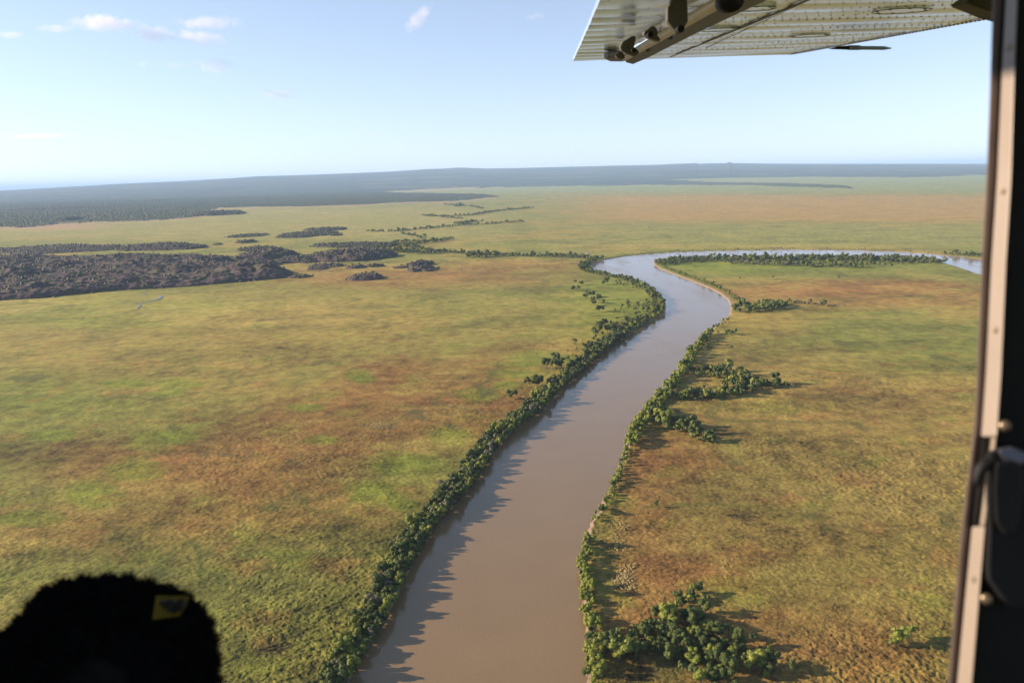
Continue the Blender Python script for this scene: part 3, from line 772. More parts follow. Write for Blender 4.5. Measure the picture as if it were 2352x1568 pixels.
# ------------------------------------------------------------------ rocky outcrops
def outcrop(name, poly, H, label, knolls=(), res=90, rockc=(.066, .046, .048), vegk=.5, group='rocky outcrops on the grass plain', zone_fn=None, sharp=.35, cat='rock outcrop', veg_n=0):
    P = catmull(np.vstack([poly, poly[:1]]), 5)[:-1]
    lo = P.min(0); hi = P.max(0); c = (lo + hi) / 2
    nx = int(np.clip((hi[0]-lo[0]) / res, 24, 520)); ny = int(np.clip((hi[1]-lo[1]) / res, 20, 420))
    X, Y = np.meshgrid(np.linspace(lo[0], hi[0], nx), np.linspace(lo[1], hi[1], ny))
    d2 = np.full(X.shape, 1e12)
    for i in range(len(P)):
        a = P[i]; e = P[(i+1) % len(P)] - a; L = e @ e + 1e-9
        t = np.clip(((X-a[0])*e[0] + (Y-a[1])*e[1]) / L, 0, 1)
        d2 = np.minimum(d2, (X-a[0]-t*e[0])**2 + (Y-a[1]-t*e[1])**2)
    d = np.sqrt(d2) * np.where(inpoly(X, Y, P), 1, -1)
    W = min(hi - lo) * sharp
    s0 = int(abs(P[0][0]) * 7) % 997
    prof = np.clip(d / W, 0, 1); prof = np.sqrt(prof * (2 - prof))
    n1 = 1 - np.abs(fbm(X * .8, Y, 58, 4, s0)) * 1.2 + (.9 * gnoise(X / 170, Y / 130, s0 + 2) if H == 13.0 else 0)
    n2 = fbm(X, Y, 16, 4, s0 + 9)
    Hm = H * np.ones_like(X)
    for (ku, kv, kr, kh) in knolls:
        kx, ky = G(ku, kv); Hm += kh * np.exp(-(((X-kx) / kr) ** 2 + ((Y-ky) / (kr * .8)) ** 2) * 1.4)
    # gullies and ledges
    base = prof * Hm * (.25 + .75 * n1) + prof ** .5 * 3.2 * n2
    ledge = np.round(base / 3.0) * 3.0
    Z = .55 * base + .45 * ledge
    Z = np.where(d < 0, -1.5, Z - .2)
    col = np.zeros(X.shape + (3,), np.float32); col[:] = rockc
    col = mixc(col, (.115, .083, .072), ss(.05, .55, fbm(X, Y, 30, 4, s0 + 3)) * .6)
    col = mixc(col, (.040, .034, .040), ss(.05, .45, fbm(X, Y, 12, 3, s0 + 4)) * .7)
    col = mixc(col, (.075, .085, .035), ss(.0, .35, fbm(X, Y, 30, 4, s0 + 5)) * vegk)
    i = np.arange(nx * ny).reshape(ny, nx)
    Fq = np.stack([i[:-1, :-1], i[:-1, 1:], i[1:, 1:], i[1:, :-1]], -1).reshape(-1, 4)
    dm = np.maximum.reduce([d[:-1, :-1], d[:-1, 1:], d[1:, 1:], d[1:, :-1]]).ravel()
    Fq = Fq[dm > -0.01 * W]
    V = np.stack([X - c[0], Y - c[1], Z], -1).reshape(-1, 3)
    o = mesh_np(name, V, Fq, M_rock, True, col.reshape(-1, 3))
    o.location = (c[0], c[1], 0)
    tag(o, label, cat, group)
    return (X, Y, Z, d)
BUSH_P, BUSH_S, BUSH_Z = [], [], []
def bushes_on(fld, n, smin, smax, thr=-.1):
    X, Y, Z, d = fld
    I = np.where((d.ravel() > (-14 if n > 3000 else -5)))[0]
    if len(I) == 0: return
    k = RNG.choice(I, n)
    x = X.ravel()[k] + RNG.uniform(-3, 3, n); y = Y.ravel()[k] + RNG.uniform(-3, 3, n); z = np.maximum(Z.ravel()[k], 0)
    ok = fbm(x, y, 40, 3, 77) > thr
    BUSH_P.append(np.stack([x, y], 1)[ok]); BUSH_S.append(RNG.uniform(smin, smax, n)[ok]); BUSH_Z.append(z[ok])

big = np.array([G(u, v) for u, v in [(-260,700),(-80,693),(0,690),(100,684),(250,669),(420,659),(560,647),(640,640),(668,632),(664,624),(600,616),(640,608),(620,600),(540,596),(440,590),(330,590),(200,592),(100,590),(0,590),(-260,600)]])
fld = outcrop('sandstone_massif', big, 13.0, 'broad dark rocky massif covered in scrub, running off the left edge', knolls=[(30,640,60,16),(80,668,50,9),(240,640,60,8),(420,628,60,9),(560,632,55,12),(620,634,40,8),(500,606,60,12),(330,610,60,6),(150,615,50,6),(-60,640,80,14),(300,652,50,8)], res=2.4, vegk=.6, sharp=.05)
bushes_on(fld, 3600, 1.3, 3.8, .05)
OUT = [  # u0, u1, v top, v base, height m, label
 (180,415,560,577,13,'long dark rocky ridge behind the massif, bushy on top'),
 (-120,190,566,584,9,'low scrubby ridge behind the massif at the left edge'),
 (500,622,565,600,22,'steep dark hill at the right shoulder of the massif'),
 (516,628,566,578,9,'narrow scrub covered ridge behind the steep dark hill'),
 (660,862,566,603,24,'big dark domed hill, highest of the rocks on the plain'),
 (590,720,585,606,11,'dark saddle of rock between the massif and the domed hill'),
 (690,905,556,569,9,'thin bushy ridge behind the domed hill'),
 (700,776,604,614,6,'flat dark rock pair front of the domed hill, left one'),
 (690,740,610,621,5,'low scrubby rock just right of the massif tip'),
 (785,832,607,617,6,'small green topped rock below the domed hill'),
 (832,876,605,614,6,'small brown rock right of the green topped one'),
 (650,708,630,639,4,'thin low rock line under the massif tip'),
 (776,866,626,645,10,'whaleback shaped dark rock nearest the viewer'),
 (918,984,595,612,11,'brown crumbling rock, upper of the pair near the creek'),
 (922,992,608,625,9,'rounded dark rock, lower of the pair near the creek'),
 (892,930,610,617,3,'flat rock left of the rounded lower one'),
 (846,860,623,627,2,'tiny rock above the whaleback'),
 (590,712,529,547,10,'wooded rocky knoll far out on the plain'),
 (676,772,522,531,8,'long thin wooded rise beyond the rocky knoll'),
 (530,566,548,559,9,'small dark dome left of the rocky knoll'),
 (482,500,558,563,4,'tiny dark mound farthest left of the small rocks'),
 (498,576,538,546,3,'faint line of shrub covered rock on the plain'),
 (752,776,535,542,6,'tiny dark wooded rock right of the rocky knoll'),
 (728,750,534,540,3,'tiny pale rock beside the tiny wooded one'),
 (372,415,562,568,3,'low islet of shrubs off the long ridge end'),
 (395,492,478,497,26,'dark wooded hill at the edge of the far forest'),
 (100,146,497,510,26,'dark cone shaped hill in the forest at the left'),
 (-60,66,475,487,22,'dark forested rise cut by the left edge'),
 (215,330,432,440,60,'dim blue ridge in the far forest'),
]
for (u0, u1, vt, vb, H, lab) in OUT:
    um = (u0 + u1) / 2
    n0 = G(um, vb); dist = float(np.hypot(*n0))
    wpx = (u1 - u0); wm = wpx * dist / F
    dvdm = F * CAM_H / dist ** 2
    depth = max(.28 * wm, (vb - vt - .8 * H * F / dist) / dvdm)
    depth = min(depth, wm * 1.4)
    a, b = G(u0, vb - 2), G(u1, vb - 2)
    dirx = (b - a) / np.linalg.norm(b - a); nrm = np.array([-dirx[1], dirx[0]])
    if nrm[1] < 0: nrm = -nrm
    cc = n0 + nrm * depth * .5
    g = np.random.default_rng(int(u0 * 3 + vb) % 9999)
    ph = np.linspace(0, 2 * np.pi, 14, endpoint=False)
    k = 1 + g.uniform(-.16, .16, 14)
    poly = np.array([cc + dirx * math.cos(t) * wm * .5 * kk + nrm * math.sin(t) * depth * .5 * kk for t, kk in zip(ph, k)])
    veg = .9 if vb < 570 else .45
    fl = outcrop('rocky_outcrop', poly, H, lab, res=max(1.6, dist / 1100), vegk=veg, sharp=.42, cat='rock outcrop')
    area = wm * depth
    bushes_on(fl, int(min(700, area / (60 if vb < 580 else 160))), 1.5, 3.8 if vb > 500 else 7, -.3)
bp = np.vstack(BUSH_P); bs = np.concatenate(BUSH_S); bz = np.concatenate(BUSH_Z)
blobs('scrub', bp, bs, bs * RNG.uniform(.9, 1.5, len(bs)), M_far, 'dark scrub and small trees growing over the rocky outcrops', 'scrub', 55, bz - .3)

# pale dry tussocks in loose drifts
def tussocks():
    P = []
    for (u, v, ru, rv, n) in [(870,978,48,12,190),(880,970,60,20,120),(830,1000,50,12,50),(925,1020,40,16,60),(700,1050,50,14,70),(1000,760,120,10,60),(1180,770,60,8,40),(1432,1330,26,22,260),(1440,1300,22,12,60),(1425,1205,20,14,50),(1420,1250,18,20,60),(1450,1350,10,10,30)]:
        for _ in range(n):
            a, b = random.gauss(0, .5), random.gauss(0, .5)
            P.append(G(u + a * ru, v + b * rv))
    P = np.array(P); s = RNG.uniform(.2, .55, len(P))
    blobs('dry_tussocks', P, s, s * 1.1, M_straw, 'drifts of pale straw coloured tussocks among the grass', 'grass', 75)
tussocks()

# bare grey shrubs between the left bank trees
# small white hut by the creek
hx, hy = G(1349, 583)
hut = empty('hut', (hx, hy, 0))
tag(hut, 'tiny white hut with a dark roof beside the creek trees', 'hut')
b = MB(); b.box((0, 0, 2.2), (2.6, 2.2, 2.2)); b.build('wall', mat('white_wall', (.8, .8, .78), .6, noise=(1, .08)), hut)
b = MB(); b.prism([(-3.2, -2.8, 4.43), (3.2, -2.8, 4.43), (3.2, 0, 6.1)][:2] + [(3.2, -2.8, 4.6), (-3.2, -2.8, 4.6)], [(-3.2, 2.8, 5.6), (3.2, 2.8, 5.6), (3.2, 2.8, 5.8), (-3.2, 2.8, 5.8)])
b.build('roof', mat('dark_roof', (.05, .05, .05), .6, noise=(1, .2)), hut)
b = MB(); b.box((0.4, -2.23, 1.1), (.5, .02, 1.0)); b.build('door', mat('door_grey', (.25, .27, .28), .6, noise=(1, .1)), hut)

# ------------------------------------------------------------------ the aircraft
air = empty('light_aircraft', (0, 0, CAM_H))
tag(air, 'light aircraft seen from inside: riveted high wing above and door post at the right', 'aircraft')
air_off = Vector((0, 0, CAM_H))
def rel(p): return (p[0], p[1], p[2] - CAM_H)
WZ = 0.40
WTILT = math.atan(0.065)       # the wing rises towards its tip
WR = np.array(Matrix.Rotation(-WTILT, 3, 'X'))
def rayw(u, v): return WR @ ray(u, v)
def Wp(u, v, z=WZ):
    d = rayw(u, v); t = z / d[2]
    return (float(d[0] * t), float(d[1] * t), z)
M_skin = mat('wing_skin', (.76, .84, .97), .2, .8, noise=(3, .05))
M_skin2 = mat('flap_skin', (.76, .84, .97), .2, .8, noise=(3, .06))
M_shroud = mat('shroud_paint', (.085, .078, .060), .55, 0, noise=(8, .15))
M_brk = mat('bracket_paint', (.070, .064, .050), .5, 0, noise=(8, .2))
M_rod = mat('rod_primer', (.45, .34, .18), .45, 0, noise=(6, .12))
M_rivet = mat('rivet_dark', (.05, .045, .04), .5, .3, noise=(20, .2))
M_pitot = mat('pitot_metal', (.20, .26, .30), .35, .6, noise=(8, .1))
M_black = mat('black_plastic', (.008, .008, .009), .6, 0, noise=(6, .3), spec=.2)

Y0, Y1 = -0.6, None
P_te = [np.array(Wp(1378, 0)[:2]), np.array(Wp(1316, 141)[:2])]
P_gapL = [np.array(Wp(1655, 0)[:2]), np.array(Wp(1392, 139)[:2])]
P_gapR = [np.array(Wp(1745, 0)[:2]), np.array(Wp(1455, 136)[:2])]
P_sp = [np.array(Wp(2275, 40)[:2]), np.array(Wp(1810, 125)[:2])]
tip_y = float(np.mean([p[1][1] for p in (P_te, P_gapL, P_gapR, P_sp)]))
def edge(P, y):
    t = (y - P[0][1]) / (P[1][1] - P[0][1]); return P[0][0] + (P[1][0] - P[0][0]) * t
print('WING tip', P_te, P_gapL, P_sp)
def tipy(x):   # the wing tip line from the trailing corner to the leading corner
    a, b = P_te[1], P_sp[1]
    return a[1] + (b[1] - a[1]) * (x - a[0]) / (b[0] - a[0])
def skin(name, Pa, Pb, m, wave, period, nx, ny, parent, lead=False, thick=.02):
    ys = np.linspace(Y0, 1, ny); V = []
    for j in range(ny):
        t = j / (ny - 1)
        for i in range(nx):
            s = i / (nx - 1)
            # iterate so the row ends on the slanted tip line
            xa_t = Pa[1][0]; xb_t = Pb[1][0]
            y1 = tipy(xa_t + (xb_t - xa_t) * s)
            y = Y0 + (y1 - Y0) * t
            x = edge(Pa, y) + (edge(Pb, y) - edge(Pa, y)) * s
            z = WZ + wave(x, y, s, t)
            V.append((x, y, z))
    for (x, y, z) in list(V): V.append((x, y, z + thick))
    V = np.array(V); i = np.arange(nx * ny).reshape(ny, nx)
    Fq = np.stack([i[:-1, :-1], i[1:, :-1], i[1:, 1:], i[:-1, 1:]], -1).reshape(-1, 4)
    top = Fq[:, ::-1] + nx * ny; N = nx * ny; side = []
    for a in range(nx - 1):
        side += [(i[0, a], i[0, a+1], i[0, a+1] + N, i[0, a] + N), (i[-1, a+1], i[-1, a], i[-1, a] + N, i[-1, a+1] + N)]
    for a in range(ny - 1):
        side += [(i[a+1, 0], i[a, 0], i[a, 0] + N, i[a+1, 0] + N), (i[a, -1], i[a+1, -1], i[a+1, -1] + N, i[a, -1] + N)]
    Fq = np.vstack([Fq, top, side])
    o = mesh_np(name, V, Fq, m, True, parent=parent)
    es = o.modifiers.new('edges', 'EDGE_SPLIT'); es.split_angle = R_(50)
    return o
def wave_main(x, y, s, t):
    per = .25
    k = (y / per) % 1
    w = -.0045 * math.sin(math.pi * k) ** .8 * (.6 + .5 * math.sin(x * 5 + math.floor(y / per) * 2.1))
    w += -.002 * math.sin(x * 3.1 + y * .8) 
    if s > .985: w += .0
    return w
def wave_flap(x, y, s, t):
    per = .25
    k = (y / per) % 1
    return -.0065 * abs(math.sin(math.pi * k)) ** .7 * (.75 + .35 * math.sin(x * 6 + math.floor(y / per) * 1.7)) - .0015 * math.sin(x * 4 + y * 1.5)
    bead = .011 * math.exp(-((k - .5) / .15) ** 2) * min(1, max(0, (s - .03) * 12)) * min(1, max(0, (.95 - s) * 8))
    return bead - .004 * math.sin(math.pi * k) - .0025 * math.sin(x * 7 + y * 2.2)
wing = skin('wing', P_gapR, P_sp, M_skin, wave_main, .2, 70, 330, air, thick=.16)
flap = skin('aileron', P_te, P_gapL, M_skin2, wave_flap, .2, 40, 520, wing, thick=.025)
# leading edge: the rounded nose of the wing beyond the front spar
def nose():
    V = []; ny = 80; na = 14
    for j in range(ny):
        t = j / (ny - 1); y = Y0 + (P_sp[1][1] - Y0) * t; x = edge(P_sp, y)
        for k in range(na):
            a = -math.pi / 2 + math.pi * k / (na - 1)
            V.append((x + .22 * math.cos(a), y - .06 * math.cos(a) , WZ + .10 + .1 * math.sin(a) + .0))
    i = np.arange(ny * na).reshape(ny, na)
    Fq = np.stack([i[:-1, :-1], i[:-1, 1:], i[1:, 1:], i[1:, :-1]], -1).reshape(-1, 4)
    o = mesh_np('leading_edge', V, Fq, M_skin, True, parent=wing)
    m = o.modifiers.new('solid', 'SOLIDIFY'); m.thickness = .004
nose()
# rivet rows, seams: pattern on the wing, one mesh each
def rivets():
    b = MB()
    def riv(x, y, r=.0045, z=None):
        z = WZ - .0035 if z is None else z
        b.add([(x - r, y - r, z), (x + r, y - r, z), (x + r, y + r, z), (x - r, y + r, z), (x, y, z - r * .7)], [(0, 1, 4), (1, 2, 4), (2, 3, 4), (3, 0, 4)])
    y = .125 * 12
    n = 0
    while y < 5.6:
        xa, xb = edge(P_gapR, y) + .05, edge(P_sp, y) - .02
        ny = 0
        x = xa
        stp = .052 if n % 3 else .036
        while x < xb:
            if y < tipy(x) - .02: riv(x, y, .0034 if n % 3 else .0045)
            x += stp
        y += .125; n += 1
    for off, st in ((-.0, .03), (.022, .03), (-.05, .05)):
        y = .9
        while y < P_sp[1][1]:
            x = edge(P_sp, y) + off
            if off >= 0: riv(x, y, .005, WZ - .003)
            else: riv(x, y, .0035, WZ - .006)
            y += st
    # mid spar rows
    A = [np.array(Wp(1850, 0)[:2]), np.array(Wp(1580, 128)[:2])]
    y = .9
    while y < 5.1:
        riv(edge(A, y), y, .004, WZ - .006); y += .026
    A = [np.array(Wp(2005, 20)[:2]), np.array(Wp(1870, 55)[:2])]
    y = 2.2
    while y < 3.6:
        riv(edge(A, y), y, .0035, WZ - .006); y += .04
    # flap rivets
    y = .25 * 6
    while y < 5.5:
        xa, xb = edge(P_te, y) + .03, edge(P_gapL, y) - .03
        x = xa
        while x < xb:
            if y < tipy(x) - .02: riv(x, y, .0032, WZ - .003)
            x += .085
        y += .25
    b.build('rivet_rows', M_rivet, wing)
rivets()
# skin joint and cable along the mid spar
b = MB(); pA, pB = Wp(1862, -6), Wp(1540, 129)
b.tube([(pA[0] + (pA[0]-pB[0]) * .8, pA[1] + (pA[1]-pB[1]) * .8, WZ - .006), (pB[0], pB[1], WZ - .006)], .004, 6); b.build('skin_joint', M_brk, wing)
# oval inspection covers
for (u0, u1, vc) in [(2012, 2129, 21), (1820, 1902, 79), (1675, 1779, 16), (1607, 1693, 65)]:
    c = Wp((u0 + u1) / 2, vc); r = abs(Wp(u1, vc)[0] - Wp(u0, vc)[0]) / 2
    b = MB(); n = 40
    ring_o = [(c[0] + r * math.cos(6.2832*k/n), c[1] + r * .75 * math.sin(6.2832*k/n), WZ - .008) for k in range(n)]
    b.prism([(x, y, z + .016) for x, y, z in ring_o], ring_o)
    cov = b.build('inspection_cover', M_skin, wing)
    b = MB()
    b.tube(ring_o + ring_o[:1], .0016, 5)
    for k in range(0, n, 5):
        x, y, z = ring_o[k]; b.box((c[0] + (x-c[0])*.86, c[1] + (y-c[1])*.86, z - .0005), (.0042, .0042, .0015))
    b.build('screw', M_rivet, wing)
# shroud along the gap and the hinge gear
def q(x, y):  # position in the detail crop -> picture position
    return (1292 + x / 4.82, y / 4.82)
def plate(pts, z, th, name, m, bevel=0):
    A = [Wp(*q(*p), z) for p in pts]; B = [(x, y, z + th) for x, y, z in A]
    b = MB(); b.prism(A, B); return b.build(name, m, wing, bevel=bevel)
plate([(700,692),(780,712),(950,640),(1180,522),(1520,352),(1990,132),(2700,-200),(2500,-200),(1850,60),(1640,150),(1400,250),(1300,330),(1240,380),(1215,440),(1170,440),(1080,410),(1050,450),(990,520),(975,560),(940,575),(850,545),(800,620),(700,640)], WZ - .03, .022, 'gap_shroud', M_shroud)
b = MB(); a0 = Wp(*q(690, 640), WZ - .045); a1 = Wp(*q(1790, -5), WZ - .045)
ex = [a1[i] + (a1[i] - a0[i]) * .9 for i in range(2)] + [WZ - .045]
b.tube([a0, a1, ex], [.020, .020, .020], 12); b.build('torque_tube', M_rod, wing, smooth=True)
def hang(pts, y, th, name='hinge_bracket', m=M_brk):
    """plate standing across the view at distance y under the wing"""
    A = []
    for p in pts:
        d = rayw(*q(*p)); t = y / d[1]; A.append((float(d[0]*t), y, float(d[2]*t)))
    b = MB(); b.prism(A, [(x, yy + th, z) for x, yy, z in A]); return b.build(name, m, wing, bevel=.004)
hang([(1200,-60),(1200,30),(1158,80),(1155,240),(1200,300),(1255,350),(1310,355),(1350,310),(1392,240),(1388,100),(1380,-60)], 2.62, .03)
hang([(1000,285),(900,350),(897,385),(960,425),(1020,450),(1085,460),(1080,420),(1050,400),(1062,360),(1040,310)], 3.27, .04)
hang([(770,400),(740,420),(660,470),(634,520),(650,560),(700,590),(800,625),(850,590),(840,555),(790,530),(810,450),(812,400)], 3.93, .04)
hang([(660,560),(585,608),(600,640),(650,662),(690,650),(692,615)], 4.62, .04)
plate([(460,650),(500,636),(600,640),(700,678),(640,684),(520,682)], WZ - .045, .035, 'tip_fairing', M_brk, .004)
for (px, py, yy) in [(1297, 330, 2.60), (965, 390, 3.25), (785, 560, 3.91)]:
    d = rayw(*q(px, py)); t = yy / d[1]
    b = MB(); b.tube([(d[0]*t, yy - .02, d[2]*t), (d[0]*t, yy + .02, d[2]*t)], .011, 10); b.build('hinge_bolt', M_black, wing)
d = rayw(*q(1860, 5)); t = 2.47 / d[1]
b = MB(); b.tube([(d[0]*t, 2.45, d[2]*t), (d[0]*t, 2.53, d[2]*t)], [.035, .03], 14); b.build('hinge_roller', M_black, wing, smooth=True)
# pitot tube under the leading edge
def at(u, v, y):
    d = rayw(u, v); t = y / d[1]; return (float(d[0]*t), y, float(d[2]*t))
b = MB(); yq = 4.58
b.tube([at(1949, 110, yq), at(1973, 110, yq), at(1978, 110.5, yq), at(2030, 111, yq), at(2047, 111.3, yq)], [.0125, .0125, .0098, .0098, .003], 14)
b.build('pitot_tube', M_pitot, wing, smooth=True)
b = MB(); P = [at(1902, 113, yq), at(1950, 114.5, yq), at(1950, 105.5, yq), at(1925, 107, yq)]
b.prism([(x, y - .012, z) for x, y, z in P], [(x, y + .012, z) for x, y, z in P]); b.build('pitot_mount', M_black, wing, bevel=.003)
# strut coming in behind the door post
b = MB(); A = [at(2217, 6, 2.6), at(2240, -12, 2.6), at(2420, -60, 2.5), at(2420, 70, 2.5), at(2290, 33, 2.6)]
b.prism(A, [(x, y + .1, z) for x, y, z in A]); b.build('wing_strut', mat('strut_paint', (.025, .025, .022), .5, noise=(5, .2)), wing, bevel=.01)
wing.rotation_euler = (WTILT, 0, 0)

# door post, seal, trim and latch on the right
M_post = mat('post_metal', (.15, .115, .10), .5, .2, noise=(25, .2), bump=(90, .0006))
M_seal = mat('seal_rubber', (.012, .010, .011), .6, 0, noise=(12, .2))
M_cream = mat('cream_paint', (.19, .155, .13), .5, 0, noise=(14, .06), bump=(60, .0004))
M_recess = mat('recess_metal', (.17, .135, .105), .45, .3, noise=(14, .15))
M_panel = mat('cabin_panel', (.009, .009, .009), .8, 0, noise=(8, .25), bump=(120, .0008), spec=.15)
M_grey = mat('hinge_cover', (.015, .015, .017), .8, 0, noise=(8, .15), spec=.15)
M_screw = mat('screw_metal', (.16, .12, .08), .4, .6, noise=(30, .2))
VV_ = [-260, 0, 170, 410, 600, 861, 1000, 1213, 1568, 1800]
E_out = [2292, 2280, 2275, 2266, 2254, 2244, 2235, 2208, 2177, 2154]
E_seal = [2314, 2302, 2293, 2284, 2270, 2259, 2249, 2223, 2191, 2168]
E_cr = [2322, 2310, 2301, 2290, 2277, 2264, 2254, 2232, 2198, 2175]
E_cr2 = [2348, 2337, 2330, 2323, 2311, 2300, 2290, 2262, 2233, 2210]
def E(tab, v): return float(np.interp(v, VV_, tab))
def strip(name, ta, tb, v0, v1, d0, th, m, n=26, bevel=.0015, oa=0, ob=0, db=0):
    vsn = np.linspace(v0, v1, n); V = []
    for v in vsn:
        for (u, d) in ((E(ta, v) + oa, d0), (E(tb, v) + ob, d0 - db), (E(tb, v) + ob, d0 - db + th), (E(ta, v) + oa, d0 + th)):
            V.append(rel(C(u, v, d)))
    b = MB(); Fc = []
    for i in range(n - 1):
        for k in range(4): Fc.append((4*i+k, 4*i+(k+1) % 4, 4*i+4+(k+1) % 4, 4*i+4+k))
    Fc += [(3, 2, 1, 0), (4*n-4, 4*n-3, 4*n-2, 4*n-1)]
    b.add(V, Fc)
    return b.build(name, m, air, bevel=bevel)
D = .62
tag(strip('door_post', E_out, E_seal, -260, 1800, D + .01, .03, M_post), 'brown grey metal door post')
strip('door_seal', E_seal, E_cr, -260, 1800, D + .022, .02, M_seal, oa=-1, ob=2)
tr = strip('door_trim', E_cr, E_cr2, -260, 1003, D, .012, M_cream, db=.014)
strip('door_trim', E_cr, E_cr2, 1208, 1800, D, .012, M_cream, db=.014)
strip('latch_recess', E_cr, E_cr2, 1003, 1208, D + .012, .01, M_recess, oa=-1, ob=-13)
strip('trim_lip', E_cr2, E_cr2, 1003, 1208, D - .006, .008, M_cream, n=8, oa=-12, ob=-2, db=.008)
# dark cabin panel right of the trim
def slab(name, pts, d0, th, m, bevel=.002):
    A = [rel(C(u, v, d0)) for u, v in pts]; B_ = [rel(C(u, v, d0 + th)) for u, v in pts]
    b = MB(); b.prism(A, B_); return b.build(name, m, air, bevel=bevel)
slab('cabin_panel', [(E(E_cr2, v) - 1, v) for v in VV_] + [(2900, 1800), (2900, -260)], D - .004, .03, M_panel)
slab('latch_cover', [(2262,1040),(2290,1028),(2345,1030),(2420,1050),(2420,1400),(2310,1395),(2265,1330),(2262,1300),(2266,1215)], D - .016, .010, M_grey, .004)
slab('latch_plate', [(2290,1030),(2325,1024),(2362,1040),(2362,1062),(2325,1075),(2300,1050)], D - .022, .005, mat('latch_steel', (.10, .10, .13), .4, .5, noise=(20, .1)), .002)
def arc(p0, p1, p2, n=9):
    return [tuple((1-t)**2*np.array(p0) + 2*t*(1-t)*np.array(p1) + t*t*np.array(p2)) for t in np.linspace(0, 1, n)]
b = MB()
path = arc((2243,1114), (2246,1068), (2275,1062)) + [(2296,1064)]
b.tube([rel(C(u, v, D - .026)) for u, v in path], [.0022, .0030, .0034, .0038, .0042, .0044, .0046, .0046, .0046, .0046], 12)
lat = b.build('door_latch', M_black, air, smooth=True)
b = MB(); pts = [(2286,1060),(2330,1056),(2350,1075),(2352,1130),(2340,1200),(2328,1228),(2308,1230),(2285,1200),(2281,1120)]
b.prism([rel(C(u, v, D - .036)) for u, v in pts], [rel(C(u, v, D - .018)) for u, v in pts]); b.build('latch_handle', M_black, lat, bevel=.004)
for (u, v) in [(2306, 977), (2264, 1373)]:
    b = MB()
    b.tube([rel(C(u, v, D - .004)), rel(C(u, v, D - .012)), rel(C(u, v, D - .015))], [.0052, .0050, .003], 14)
    b.build('screw', M_screw, air, smooth=True)
M_dull = mat('painted_screw', (.22, .17, .12), .5, 0, noise=(30, .2))
for (u, v) in [(2312, 110), (2300, 440), (2270, 758), (2220, 1330)]:
    b = MB(); uu = (E(E_cr, v) + E(E_cr2, v)) / 2
    b.tube([rel(C(uu, v, D - .005)), rel(C(uu, v, D - .008)), rel(C(uu, v, D - .0088))], [.0024, .0023, .001], 10)
    b.build('screw', M_dull, tr, smooth=True)
# added unseen wall and rail block the low sun from headrest and trim top
wl = MB(); wl.box((-.80, .62, -.55), (.02, .44, .50)); wl.box((-.80, .62, .58), (.02, .44, .10)); wl.build('sun_block_wall', M_panel, air, bevel=.01)
wl = MB(); wl.box((-.1, -.1, .70), (.70, .45, .02)); wl.build('cabin_roof', M_panel, air, bevel=.01)

